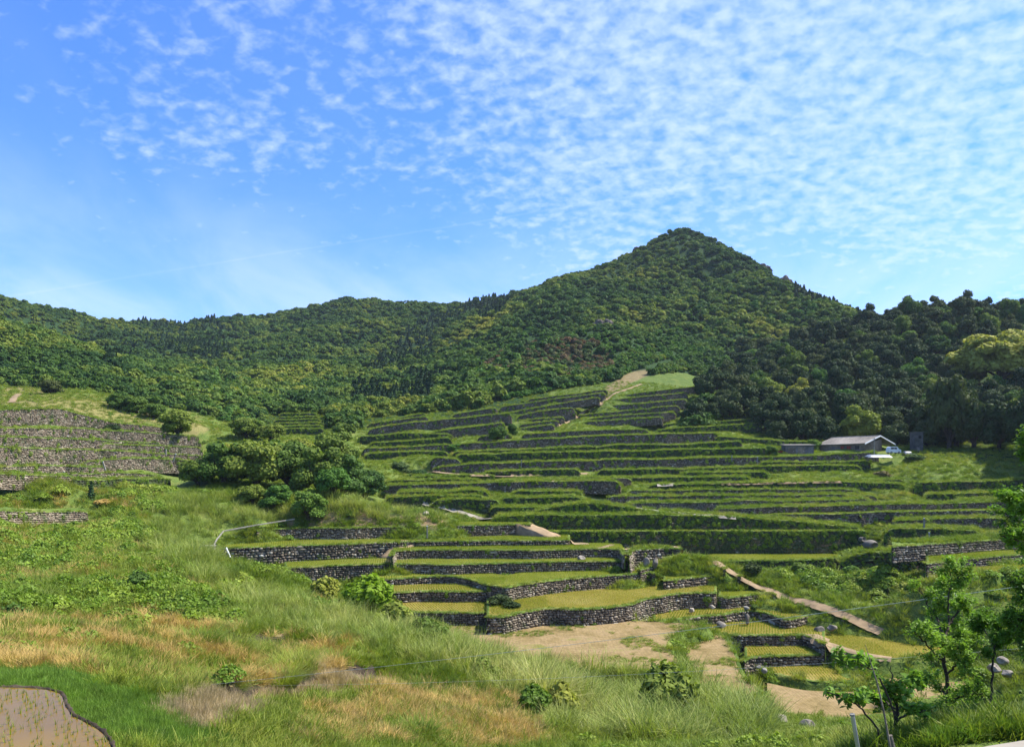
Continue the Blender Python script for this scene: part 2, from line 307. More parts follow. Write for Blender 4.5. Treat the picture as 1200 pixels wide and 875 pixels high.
te('N3', [(500,507.5),(550,500.5),(573,498),(592,495)], 2.2, 6, 's', 'grass', 'short grey wall just left of the round dark tree on the terraces', D=228, s=.3)
te('N4', [(430,504),(457,498.5),(498,493),(523,491.3),(567,487.5),(600,484)], 1.9, 6, 's', 'grass', 'long slanting grey wall on the upper left below the forest', D=238, s=.3)
te('N5', [(446,494),(475,490.5),(502,487)], 1.4, 5, 's', 'grass', 'highest short wall on the upper left against the forest edge', D=246, s=.3)
te('Q7', [(605,503),(625,500),(650,497)], .9, 4, 's', 'grass', 'lowest narrow stone step left of the hillside stairs', D=230, s=.3)
te('Q6', [(608,498),(630,495),(655,492.5)], .9, 4, 's', 'grass', 'second narrow stone step left of the hillside stairs', D=236, s=.3)
te('Q5', [(610,493),(635,490),(662,487.8)], 1.2, 4, 's', 'grass', 'third narrow stone step left of the hillside stairs', D=241, s=.3)
te('Q4', [(605,488.5),(633,481.5),(655,479),(675,477.7)], 2.6, 7, 's', 'grass', 'tall dark wall left of the hillside stairs above the narrow steps', D=248, s=.3)
te('Q3', [(580,486),(610,481),(643,475.5),(680,468.5),(703,465)], 1.1, 5, 's', 'grass', 'long slanting pale edged wall left of the hillside stairs', D=257, s=.3)
te('Q2', [(585,477),(627,471),(660,466),(690,462),(710,459.2)], 1.7, 5, 's', 'grass', 'second highest slanting wall left of the hillside stairs', D=265, s=.3)
te('Q1', [(618,468),(640,465.5),(675,461),(712,456)], 1.2, 5, 's', 'grass', 'highest wall left of the hillside stairs under a bright grass strip', D=272, s=.3)
te('T3', [(768,503.5),(800,501),(850,498),(893,495)], 1.5, 6, 'm', 'grass', 'lowest of three dark grassy walls running into the wood', D=232)
te('T2', [(775,497),(830,494),(893,490)], 1.2, 6, 'm', 'grass', 'middle of three dark grassy walls running into the wood', D=240)
te('T1', [(777,491.5),(837,487.7),(893,482.7)], 1.2, 6, 'm', 'grass', 'topmost of three dark grassy walls running into the wood', D=248)
te('S6', [(655,498),(690,494.5),(735,491.3),(777,488)], 1.1, 5, 's', 'grass', 'sixth and lowest wall of the dark stack right of the hillside stairs', D=240, s=.3)
te('S5', [(663,493.3),(720,487.3),(750,485),(792,482)], 1.7, 5, 's', 'grass', 'fifth wall down of the dark stack right of the hillside stairs', D=246, s=.3)
te('S4', [(675,487),(720,482),(760,478.5),(797,475)], 1.8, 5, 's', 'grass', 'fourth wall down of the dark stack right of the hillside stairs', D=252, s=.3)
te('S3', [(690,478.5),(720,475),(787,469),(806,467.5)], 1.9, 5, 's', 'grass', 'third wall down of the dark stack right of the hillside stairs', D=258, s=.3)
te('S2', [(705,470),(720,468),(760,464),(806,460)], 1.9, 5, 's', 'grass', 'second wall down of the dark stack right of the hillside stairs', D=264, s=.3)
te('S1', [(712,464.5),(740,461.5),(770,458),(827,451)], 1.8, 10, 's', 'grass', 'topmost wall of the dark stack under the bright grass field', D=270, s=.3)
# left hillside, tall lit walls
LW = 'walls stacked up the left hillside'
te('H1', [(-40,482),(2,480),(69,478.5),(128,494),(197,500.5)], 3.3, 9, 'l', 'grass', 'highest grey wall on the left hillside below the rough grass', D=186)
te('H3', [(-40,500),(0,500.5),(91,502),(146,505),(229,511),(236,513)], 2.6, 7, 'l', 'grass', 'second grey wall down the left hillside with a green top line', D=174)
te('H4', [(-40,511),(0,511),(46,512.5),(114,515),(150,518),(190,519)], 1.8, 6, 'l', 'grass', 'third grey wall down the left hillside with patchy fallen stones', D=166)
te('H5', [(118,519),(137,520),(190,522),(238,525)], 1.4, 5, 'l', 'grass', 'short wall with a dark shadow strip at the right of the left hillside', D=160)
te('H6', [(-40,523),(0,523.5),(91,527),(140,528),(194,531),(240,534)], 3.0, 6, 'l', 'grass', 'tallest grey wall across the middle of the left hillside', D=154)
te('H7', [(96,541),(150,537),(205,538),(232,540)], 1.7, 5, 'l', 'grass', 'short grey wall with concrete posts below the tallest hillside wall', D=147)
te('H8', [(-40,545),(0,545.5),(60,546),(123,546.5),(127,548)], 1.7, 5, 'l', 'grass', 'bright white speckled wall with a leaning post at its right end', D=141)
te('H9', [(78,555),(123,553.5),(183,556),(192,558)], 1.4, 5, 'l', 'grass', 'low bright speckled wall next below the leaning post', D=135)
te('H10', [(-40,553),(0,554),(50,556),(75,558.5),(88,560)], 1.9, 6, 'l', 'grass', 'lowest grey wall at the left edge of the hillside', D=130)
te('H11', [(85,562),(130,562),(190,561),(200,563)], .9, 5, 'm', 'grass', 'lowest dark mossy wall in front of the small cypress', D=126)
te('HW', [(-60,598),(0,597.5),(30,598),(58,598.5),(98,598),(103,600)], 1.5, 8, 'l', 'grass', 'short pale stone wall beside the tan concrete slab in the meadow', D=112)
# far little terraces in the valley
for k in range(6):
    y = 503-k*3.6; te('FV%d'%k, [(312+k*3,y),(345,y-.6),(380-k*1.5,y-1)], 1.0, 5, 'm', 'grass', ['lowest','second','third','fourth','fifth','top'][k]+' of six tiny dark terrace walls in the far valley', D=235+k*6)
# right side paddies beyond the gully
te('Y1', [(1045,640),(1068,638.5),(1100,636.5),(1133,634),(1167,632),(1200,630)], 1.7, 7, 's', 'grass', 'broken sunlit wall with two upright pale slabs at the far right paddies', z=-11.2, s=.4)
te('Y2', [(1085,660),(1117,656.5),(1150,653),(1200,649)], 1.2, 9, 's', 'rice', 'low wall below the upper of the two yellow paddies at the right edge', z=dn(-11.2, 636, 649), s=.4)
te('Y3', [(1110,675),(1135,674),(1170,672),(1220,668)], 1.5, 9, 'g', 'rice', '', z=dn(dn(-11.2,636,649), 656, 663))
te('YA', [(1036,621),(1060,619),(1100,620),(1133,622),(1150,623)], 1.5, 7, 'm', 'grass', 'weedy brown wall with one white stake behind the big boulder', D=128)
te('GU', [(985,660),(1000,650),(1020,645),(1045,646),(1070,653),(1100,664),(1120,676)], 4.0, 6, 'm', 'grass', 'dark rocky bramble covered bank at the right head of the gully', D=118, s=.7)
te('D1', [(268,812,30),(285,806,32.5),(305,802,34.5),(340,797,37),(375,792,40),(405,788,43),(432,784,46)], .45, 1.6, 'g', 'dry', '')
te('D3', [(130,739,46),(170,735,48),(215,736,48.5),(260,740,49),(300,742,50),(330,746,50)], .5, 1.6, 'g', 'dry', '')
TMAP = {t['key']: t for t in T}

def resample(pts, step):
    pts = np.asarray(pts); d = np.r_[0, np.cumsum(np.linalg.norm(np.diff(pts[:, :2], axis=0), axis=1))]
    n = max(2, int(d[-1]/step)+1); u = np.linspace(0, d[-1], n)
    # smooth the polyline a little before sampling
    Q = np.stack([np.interp(u, d, pts[:, k]) for k in range(3)], 1)
    for _ in range(2):
        if len(Q) > 4: Q[1:-1] = .25*Q[:-2]+.5*Q[1:-1]+.25*Q[2:]
    return Q
def lipworld(t):
    out = []
    for q in t['pts']:
        x, y = q[:2]
        D = q[2] if len(q) > 2 else t['D']+((x-120)*.17 if t['key'][0] == 'H' and t['key'] not in ('HB','HI','HC','HD') else 0) if t['D'] else -t['z']*F/(y-YH)
        out.append(P(x, y, D))
    return np.array(out)
for t in T:
    L = resample(lipworld(t), .5); n = len(L)
    r = np.random.default_rng(abs(hash(t['key'])) % 1000 if False else sum(map(ord, t['key']))*7)
    wob = np.interp(np.arange(n), np.arange(0, n+8, 8), r.normal(0, .28, len(np.arange(0, n+8, 8))))
    rad = L[:, :2]/np.linalg.norm(L[:, :2], axis=1)[:, None]
    L[:, :2] += rad*wob[:, None]
    if t['z'] is None: L[:, 2] += np.interp(np.arange(n), np.arange(0, n+10, 10), r.normal(0, .10, len(np.arange(0, n+10, 10))))
    if t['z'] is None and L[:,1].mean() > 125 and not t['key'].startswith('H1') and t['tread'] != 'dry':
        dd_ = np.r_[0, np.cumsum(np.linalg.norm(np.diff(L[:, :2], axis=0), axis=1))]; e_ = np.minimum(dd_, dd_[-1]-dd_); L[:, 2] -= .75*t['H']*np.clip(1-e_/1.2, 0, 1)**1.5
    t['L'] = L

def normals2(L):
    d = np.gradient(L[:, :2], axis=0); d /= np.linalg.norm(d, axis=1)[:, None]+1e-9
    return np.stack([d[:, 1], -d[:, 0]], 1)      # faces the viewer for lips running left to right

def stone_face(L, H, s, r, batter=.1):
    """domed stones laid in courses down a lip line; returns verts, quads, tone"""
    d = np.r_[0, np.cumsum(np.linalg.norm(np.diff(L[:, :2], axis=0), axis=1))]; tot = d[-1]
    nr = max(2, int(round(H/(s*.78)))); ve = np.linspace(0, H, nr+1)
    UL=[];UR=[];UL2=[];UR2=[];V0=[];V1=[]
    for k in range(nr):
        w = s*np.exp(r.normal(0, .48, int(tot/s*1.3)+3)); e = np.cumsum(w)-r.random()*s; e = e[e < tot]
        if len(e) < 2: continue
        e2 = e+r.normal(0, s*.16, len(e))
        UL.append(e[:-1]);UR.append(e[1:]);UL2.append(e2[:-1]);UR2.append(e2[1:])
        m = len(e)-1
        V0.append(np.full(m, ve[k])+r.normal(0, s*.13, m)); V1.append(np.full(m, ve[k+1])+r.normal(0, s*.13, m))
    if not UL: return None
    UL,UR,UL2,UR2,V0,V1 = map(np.concatenate, (UL,UR,UL2,UR2,V0,V1)); m = len(UL)
    a = np.array([.05,.3,.7,.95]); A, Bq = np.meshgrid(a, a); A = A.ravel()[None]; Bq = Bq.ravel()[None]
    u = (UL[:,None]*(1-A)+UR[:,None]*A)*(1-Bq)+(UL2[:,None]*(1-A)+UR2[:,None]*A)*Bq
    v = V0[:,None]*(1-Bq)+V1[:,None]*Bq
    inner = ((A > .1)&(A < .9)).astype(float)*((Bq > .1)&(Bq < .9)).astype(float)
    bulge = (s*(.12+.32*r.random(m)))[:,None]
    dep = inner*bulge*(1+.35*r.normal(0,1,(m,16))) + (1-inner)*(-.06)
    # rounded corners
    cor = ((A < .1)|(A > .9))&((Bq < .1)|(Bq > .9))
    u = np.where(cor, u*.80+.20*u.mean(1,keepdims=True), u); v = np.where(cor, v*.80+.20*v.mean(1,keepdims=True), v)
    u = u+r.normal(0, s*.03, u.shape); v = np.maximum(v+r.normal(0, s*.03, v.shape), -.05)
    N = normals2(L)
    X = np.interp(u.ravel(), d, L[:,0]); Y = np.interp(u.ravel(), d, L[:,1]); Z = np.interp(u.ravel(), d, L[:,2])
    nx = np.interp(u.ravel(), d, N[:,0]); ny = np.interp(u.ravel(), d, N[:,1])
    o = (dep+batter*v).ravel()
    V = np.stack([X+nx*o, Y+ny*o, Z-v.ravel()], 1)
    q = np.array([[j*4+i, j*4+i+4, j*4+i+5, j*4+i+1] for j in range(3) for i in range(3)])
    Q = (np.arange(m)*16)[:,None,None]+q[None]
    tone = np.repeat(np.clip(r.beta(1.6, 2.2, m), 0, 1), 16)
    return V, Q.reshape(-1,4), tone

def strip(L, offs, zs):
    """sheet made of rows of the line L pushed along its outward normals / radially; offs list of (normal offset, radial offset)"""
    N = normals2(L); rad = L[:, :2]/np.linalg.norm(L[:, :2], axis=1)[:, None]
    V = []
    for (on, orad), z in zip(offs, zs):
        W = L.copy(); W[:, :2] += N*on+rad*orad; W[:, 2] += z; V.append(W)
    n = len(L); V = np.concatenate(V)
    i = np.arange(n-1); Q = np.concatenate([np.stack([k*n+i, (k+1)*n+i, (k+1)*n+i+1, k*n+i+1], 1) for k in range(len(offs)-1)])
    return V, Q

SURF = []          # (verts, quads, kind) for the ray tree used when planting
def add_surf(V, Q, kind): SURF.append((np.asarray(V, float), np.asarray(Q), kind))
FACES = []         # (L, H, face, s, key) used for planting on walls
def build_terraces():
    for t in T:
        L = t['L']; H = t['H']+(.6 if t['L'][:,1].mean() < 125 or t['face'] == 'g' else 1.5); n = len(L); r = np.random.default_rng(len(t['key'])*31+n*7)
        rad = L[:, :2]/np.linalg.norm(L[:, :2], axis=1)[:, None]
        Bk = t['B']
        # returns at both ends, running away from the viewer
        def ret(i):
            m = max(3, int(Bk/.6)); q = np.repeat(L[i][None], m, 0).copy()
            st = np.linspace(.4, Bk, m)[:, None]; q[:, :2] += rad[i][None]*st; return q
        LL = np.concatenate([ret(0)[::-1], L, ret(n-1)])
        near = L[:, 1].mean() < 135
        if 'poly' in t: pass
        elif t['face'] == 'g':
            # grass bank, slumped and uneven
            offs = [(-.25,.2),(0,0),(.25,0),(.5*H*.7,0),(.62*H+.5,0)]; zs = [.03,.0,-.25*H,-.7*H,-1.25*H]
            V, Q = strip(LL, offs, zs); V = V+r.normal(0,.05,V.shape)
            o = mk('grass_bank', V, Q, [M['soil' if t['tread'] == 'dry' else 'turf']], None, True); struct(o); add_surf(V, Q, 'cut' if t['tread'] == 'dry' else 'bank')
        else:
            V, Q, tone = stone_face(L, H, t['s'], r)
            Vb, Qb = strip(LL, [(-.35,0),(-.04,0),(-.04+.08*H,0)], [.0,.0,-H])
            qe = np.isin(np.arange(len(Qb)) % (len(LL)-1), np.r_[np.arange(0, (len(LL)-len(L))//2), np.arange((len(LL)-len(L))//2+len(L)-1, len(LL)-1)])
            nb = len(V); VV = np.concatenate([V, Vb]); QQ = np.concatenate([Q, Qb+nb])
            mi = np.r_[np.zeros(len(Q)), np.where(qe, 2, 1)]
            o = mk('stone_wall', VV, QQ, [M[{'s':'stone','m':'mossy','l':'lichen'}[t['face']]], M['soil'], M['turf']], None, False, {'tone': np.r_[tone, np.zeros(len(Vb))]}, mi)
            tag(o, t['label'], 'stone wall', LW if t['key'][0] == 'H' and t['key'] not in ('HB','HI','HW') else 'dry stone terrace walls')
            add_surf(Vb, Qb, 'wall')
            # turf edge capping the wall is a part of it
            Vt, Qt = strip(L, [(.10,0),(.06,.0),(-.0,.25),(-.0,.6)], [-.12,.05,.08,.02]); Vt = Vt+r.normal(0,.03,Vt.shape)
            mk('turf_edge', Vt, Qt, [M['turf']], o, True)
            add_surf(Vt, Qt, 'turf')
            FACES.append((L, t['H'], t['face'], t['s'], t['key']))
        # tread
        tr = t['tread']; w0 = .55 if near else .8
        nseg = 6; off = [(0, w0)]+[(0, w0+(Bk-w0)*k/nseg) for k in range(1, nseg+1)]
        if 'poly' in t:
            W = [P(x, y, -t['z']*F/(y-YH)) for x, y in t['poly']]; W = list(resample(np.array(W+[W[0]]), 1.0)[:-1])
            tri = tessellate_polygon([[Vector(w) for w in W]]); V = np.array(W); ctr = V.mean(0)
            o = struct(mk('bare_field', V, [tuple(q) for q in tri], [M['earth']])); C_ = resample(np.array(W+[W[0]]), .7); Vk, Qk = strip(C_, [(-.25,0),(.08,0),(.35,0),(.9,0),(1.3,0)], [.03,.05,-.25,-.9,-1.8]); Vk = Vk+np.random.default_rng(4).normal(0,.05,Vk.shape); struct(mk('grass_bank', Vk, Qk, [M['turf']], None, True)); add_surf(Vk, Qk, 'bank')
            SURF.append((V, np.array([tuple(q)+(q[2],) for q in tri]), 'earth')); continue
        if tr == 'rice':
            V, Q = strip(L, off, [-.05]*len(off))
            mt = 'paddy_near' if L[:,1].mean() < 98 or t['key'] == 'R9' else 'paddy_far'
            struct(mk('paddy_water', V, Q, [M[mt]])); add_surf(V, Q, 'rice')
            Vg, Qg = strip(L, [(0,0),(0,w0+.06)], [.015,-.03]); mk_t = mk('paddy_bund', Vg, Qg, [M['turf']], None, True); struct(mk_t); add_surf(Vg, Qg, 'turf')
        else:
            off = [(0,.0)]+off; z = [0.01]+[0.0+.0*k for k in range(nseg+1)]
            V, Q = strip(L, off, z)
            if tr != 'earth': V[len(L):, 2] += r.normal(0,.07,len(V)-len(L))
            o = struct(mk('bare_field' if tr == 'earth' else 'grass_terrace', V, Q, [M['earth'] if tr == 'earth' else (M['dirt'] if tr == 'dirtgrass' else M['drybank'] if tr == 'dry' else M['turf'])], None, True)); add_surf(V, Q, 'earth' if tr == 'earth' else 'ground' if tr == 'dry' else 'grass')

# ---------------------------------------------------------------- terrain
CP = []
def cp(x, y, D, dz=0.0): CP.append(P(x, y, D)+np.array([0,0,dz]))
def cps(*a):
    for q in a: cp(*q)
# skyline of the mountains (crowns stand above these)
SK = [(-300,365,900),(-100,367,900),(0,369,850),(100,381,820),(200,383,850),(262,386,930),(300,376,930),(340,369,880),(400,353,840),(440,350,820),(500,356,770),(560,355,730),(620,341,700),(680,323,670),(715,313,650),(745,292,635),(775,277,625),(800,268,620),(830,280,610),(860,297,590),(900,319,560),(940,343,520),(990,363,470),(1015,374,450)]
for (x, y, D) in SK: cp(x, y, D); cp(x, y+22, D*1.12); cp(x, y+60, D*1.35)
cps((1035,385,400),(1075,380,370),(1110,378,350),(1200,383,330),(1350,370,320),(1500,360,320),(1040,400,480),(1110,410,450),(1250,410,430),(1400,410,430))
cps((800,340,520),(800,400,400),(790,435,320),(700,435,330),(700,395,385),(700,345,520),(620,395,440),(600,435,345),(560,447,340),(512,452,400),(510,400,600),(500,475,290),(470,385,640),(440,420,500),(430,465,340),(400,380,720),(370,420,520),(330,450,400),(300,410,640),(290,440,450),(270,470,320),(230,420,560),(200,390,690),(190,450,380),(130,385,620),(130,430,380),(90,400,600),(60,385,600),(900,390,430),(940,400,400),(860,440,330),(880,350,480))
cps((-100,370,380),(0,385,350),(60,402,330),(110,425,300),(160,452,270),(200,472,250),(0,430,270),(60,445,250),(0,462,225),(-100,450,230),(110,462,230),(60,470,205),(170,482,220),(230,495,215),(270,505,225),(20,474,200),(-60,474,200))
cps((850,470,285),(900,490,240),(900,450,300),(950,420,345),(960,480,255),(1000,505,225),(1000,440,300),(1100,500,225),(1100,440,290),(1200,505,205),(1200,440,275),(1050,520,208),(1130,526,195),(1200,530,180),(1300,500,200),(1300,430,260),(960,522,212))
# farm level and right slope
cps((1020,530,189),(1075,531,190),(1100,536,184),(1150,540,178),(1200,545,172),(1060,548,178),(1000,552,172),(1100,556,168),(1060,574,158),(1200,575,152),(1250,600,130),(1240,640,115),(1240,700,92),(1240,780,74),(1140,700,100),(1080,690,97),(1040,700,95))
cps((800,645,109.6),(830,655,110),(850,663,108),(900,690,101.4),(950,708,97),(985,718,94.3),(1025,735,92))
# gully right of the track and its bottom
cps((900,672,112),(950,668,112),(900,690,104),(960,700,100),(1000,705,98),(1050,724,98,-.4),(1000,685,104),(930,680,108),(1100,726,100,-.3),(1060,760,79,-2),(1020,760,80,-2),(1110,755,82,-2))
# left meadow, reed valley, near ground
cps((50,612,108),(-60,612,108),(50,640,86),(50,670,68),(50,700,54),(50,735,41),(50,765,31),(-60,700,54),(-60,765,31),(120,785,27),(30,796,24.3),(95,805,22.3),(130,850,18.4),(140,870,17.3),(160,830,21),(200,870,19),(30,845,18,-.6),(-30,830,18.6,-.6),(-60,900,15,-.6),(60,885,15.9,-.6),(-60,845,17.8,-.6),(100,880,16,-.5),
    (150,600,112),(200,620,105),(200,650,82),(180,690,60),(180,740,43),(250,770,40),(250,820,29),(250,660,88),(300,700,66),(300,740,52),(350,790,40),(350,840,32),(400,730,60),(420,770,50),(450,810,41),(450,860,33),(520,790,50),(560,850,40),(620,870,40),(500,750,66),(560,770,66),(620,800,62),(680,820,60),(720,860,50),(800,840,56),(850,870,48),(860,835,60),(940,860,56),(980,870,40),(900,875,45),
    (250,590,122),(210,580,128),(300,600,118),(350,590,125),(330,575,145),(400,580,140),(440,590,132),(260,560,150),(300,540,175),(350,530,190),(400,540,182),(450,545,178),(240,530,172),(400,520,210),(330,515,215),(240,655,98),(300,622,119,-1.2),(275,626,115,-1.2),(262,632,111,-1.5),(330,617,124,-.8),(250,670,90),(330,680,84),(400,697,80),(500,607,126),(420,600,126),(530,612,128))
cps((1160,885,11.3,-.45),(1230,870,12.0,-.45),(1110,900,11,-.4),(1100,872,13.2),(1140,856,14.0),(1210,842,14.6),(1060,880,16),(1100,880,19),(1180,870,20),(1000,905,24),(1240,880,26),(1120,870,40),(1200,860,50),(1050,850,60),(600,1000,20),(600,1060,10),(300,960,14),(60,960,11),(900,960,20),(900,1050,9),(600,1300,4),(200,1300,4),(1100,1200,4),(1300,1000,9),(1400,900,14))
for t in T:
    L = t['L']; k = max(3, min(9, int(len(L)/16)))
    for i in np.linspace(0, len(L)-1, k).astype(int):
        CP.append(L[i]-np.array([0,0,t['H']+.6]))
    if L[:,1].mean() > 128 or t['tread'] == 'dry':
        for a, b in ((0, 3), (len(L)-1, len(L)-4)):
            dv = L[a, :2]-L[b, :2]; dv = dv/np.linalg.norm(dv)*2.6; CP.append(np.array([L[a,0]+dv[0], L[a,1]+dv[1]+1.5, L[a,2]-.25]))
CP = np.array(CP)
# thin out near-coincident control points
keep = []
for i, c in enumerate(CP):
    if all((abs(CP[j][0]-c[0])+abs(CP[j][1]-c[1])) > .010*c[1]+.4 for j in keep[-400:]): keep.append(i)
CP = CP[keep]
class RBF:
    def __init__(s, C, lam=.6):
        s.c = C[:, :2]/100.; n = len(C); r = np.linalg.norm(s.c[:,None]-s.c[None], axis=2)
        K = np.where(r > 0, r*r*np.log(r+1e-12), 0)+lam*1e-3*np.eye(n)
        A = np.zeros((n+3, n+3)); A[:n,:n] = K; A[:n,n] = 1; A[:n,n+1:] = s.c; A[n:,:n] = A[:n,n:].T
        s.w = np.linalg.solve(A, np.r_[C[:,2], 0,0,0]); s.n = n
    def __call__(s, X, Y):
        Q = np.stack([X, Y], 1)/100.; out = np.empty(len(Q))
        for i in range(0, len(Q), 8000):
            q = Q[i:i+8000]; r2 = ((q[:,None]-s.c[None])**2).sum(2)
            out[i:i+8000] = (.5*r2*np.log(r2+1e-12))@s.w[:s.n]+s.w[s.n]+q@s.w[s.n+1:]
        return out
_rbf = RBF(CP)
def vnoise(X, Y, sc, seed):
    r = np.random.default_rng(seed); out = 0; amp = 1
    for o in range(4):
        G = r.normal(0, 1, (64, 64)); x = X/sc; y = Y/sc; xi = np.floor(x).astype(int); yi = np.floor(y).astype(int)
        fx = x-xi; fy = y-yi; fx = fx*fx*(3-2*fx); fy = fy*fy*(3-2*fy)
        g = lambda a, b: G[a % 64, b % 64]
        out = out+amp*((g(xi,yi)*(1-fx)+g(xi+1,yi)*fx)*(1-fy)+(g(xi,yi+1)*(1-fx)+g(xi+1,yi+1)*fx)*fy)
        amp *= .5; sc /= 2.1
    return out
def ground_z(X, Y):
    X = np.asarray(X, float); Y = np.asarray(Y, float); Z = _rbf(X, Y)
    far = np.clip((Y-290)/120, 0, 1)
    Z = Z+far*(4.2*vnoise(X, Y, 95, 13)+1.6*vnoise(X, Y, 28, 4))
    Z = Z+.22*vnoise(X, Y, 5.0, 5)*np.clip((Y-14)/20, .15, 1)*np.where(Y > 84, .45, 1)
    return Z
def inpoly(x, y, poly):
    x = np.asarray(x); y = np.asarray(y); c = np.zeros(x.shape, bool); n = len(poly); j = n-1
    for i in range(n):
        xi, yi = poly[i]; xj, yj = poly[j]
        m = ((yi > y) != (yj > y)) & (x < (xj-xi)*(y-yi)/(yj-yi+1e-9)+xi); c ^= m; j = i
    return c
ZONE = {
 'straw': [(-80,745),(60,728),(150,716),(250,738),(440,752),(445,775),(330,790),(240,812),(190,812),(150,800),(60,790),(-80,790)],
 'pink': [(180,830),(300,795),(430,780),(470,795),(420,806),(330,826),(270,852),(215,862)],
 'dry2': [(440,800),(520,800),(620,830),(640,880),(360,880),(330,856),(420,830)],
 'lawn': [(-80,782),(60,786),(140,806),(200,835),(260,880),(-80,880)],
 'reed': [(330,702),(400,720),(440,733),(520,742),(600,750),(690,777),(740,782),(800,800),(880,826),(905,880),(640,880),(622,836),(560,800),(440,762),(300,730),(262,700)],
 'reed2': [(200,582),(262,588),(345,598),(347,612),(300,620),(262,626),(243,648),(262,690),(235,690),(195,660),(180,625)],
 'reed3': [(345,602),(400,575),(520,596),(540,612),(430,606)],
 'weed': [(-80,575),(205,575),(210,660),(300,700),(440,720),(440,750),(250,738),(150,716),(-80,728)],
 'gully': [(870,662),(960,657),(1000,650),(1100,690),(1150,735),(1040,735),(985,712),(930,700),(880,680)],
 'slope': [(700,545),(1100,538),(1230,540),(1230,622),(880,615),(700,580)],
 'shade': [(1040,522),(1230,520),(1230,565),(1060,556)],
 'rust': [(580,415),(640,398),(700,402),(720,428),(690,446),(600,455),(560,440)],
 'bank': [(318,617),(345,611),(375,604),(420,603),(470,604),(525,607),(520,616),(400,618)],
 'rough': [(-60,478),(30,452),(120,466),(235,492),(245,514),(180,500),(120,492),(60,477),(-60,484)],
 'track': [(712,462),(735,452),(790,424),(780,420),(730,440),(706,456)],
}
def build_ground():
    nth = 520; dd = [4.0]
    while dd[-1] < 1500: dd.append(dd[-1]*1.0125)
    dd = np.array(dd); th = np.linspace(-1.15, 1.15, nth)
    # the fan follows the forward distance so that near rows stay dense
    TH, DD = np.meshgrid(th, dd)
    X = (np.sin(TH)*DD/np.maximum(np.cos(TH), .35)).ravel(); Y = (np.cos(TH)*DD/np.maximum(np.cos(TH), .35)).ravel()
    Z = ground_z(X, Y)
    px, py = proj(X, np.maximum(Y, .1), Z)
    zone = np.zeros((len(X), 3))
    def soft(*names):
        m = np.zeros(len(X), bool)
        for nm in names: m |= inpoly(px+6*vnoise(X, Y, 2.0, 11), py+4*vnoise(X, Y, 2.0, 12), ZONE[nm])
        return m & (Y < 330)
    zone[soft('straw','pink','dry2'), 0] = 1; zone[inpoly(px, py, ZONE['track']), 1] = .8
    forest = np.clip((Y-235)/25, 0, 1); forest[(px > 640)&(px < 850)&(Y < 330)] *= .3
    zone[:, 2] = forest
    zone[inpoly(px, py, [(800,480),(870,420),(1030,372),(1340,362),(1340,548),(1090,536),(1040,522),(900,520)]) & (Y > 150), 2] = 1  # wood floor set dark so its shade sits in the ground colour
    zone[soft('bank'), 1] = .9; zone[soft('rough'), 0] = .55
    n = nth; m = len(dd); i, j = np.meshgrid(np.arange(n-1), np.arange(m-1)); i = i.ravel(); j = j.ravel()
    Q = np.stack([j*n+i, j*n+i+1, (j+1)*n+i+1, (j+1)*n+i], 1)
    V = np.stack([X, Y, Z], 1)
    o = mk('terrain', V, Q, [M['ground']], None, True, {'zone': zone}); struct(o)
    o['label'] = 'green valley floor and mountain slopes'
    add_surf(V, Q, 'ground')
    return o
def make_tree():
    V = []; Q = []; K = []; n = 0
    for v, q, k in SURF:
        V.append(v); Q.append(q+n); K += [k]*len(q); n += len(v)
    V = np.concatenate(V); Q = np.concatenate(Q)
    return BVHTree.FromPolygons(V.tolist(), [tuple(q) if q[2] != q[3] else tuple(q[:3]) for q in Q.tolist()]), K
# ---------------------------------------------------------------- plants
def quads(C, U, W):
    """quads centred at C with half axes U, W -> verts, faces"""
    V = np.stack([C-U-W, C+U-W, C+U+W, C-U+W], 1).reshape(-1, 3); n = len(C)
    return V, np.arange(n*4).reshape(n, 4)
def unit(a): return a/(np.linalg.norm(a, axis=1)[:, None]+1e-9)
def blob(r, c, rad, sub=2, amp=.18):
    import bmesh
    bm = bmesh.new(); bmesh.ops.create_icosphere(bm, subdivisions=sub, radius=1.0)
    V = np.array([v.co[:] for v in bm.verts]); Fq = [[v.index for v in f.verts] for f in bm.faces]; bm.free()
    ph = r.random(3)*6
    V = V*(1+amp*np.sin(V[:, :1]*3.1+ph[0])*np.cos(V[:, 1:2]*2.7+ph[1])+amp*.5*np.sin(V[:, 2:]*5+ph[2]))
    return V*np.asarray(rad)+np.asarray(c), np.array(Fq)
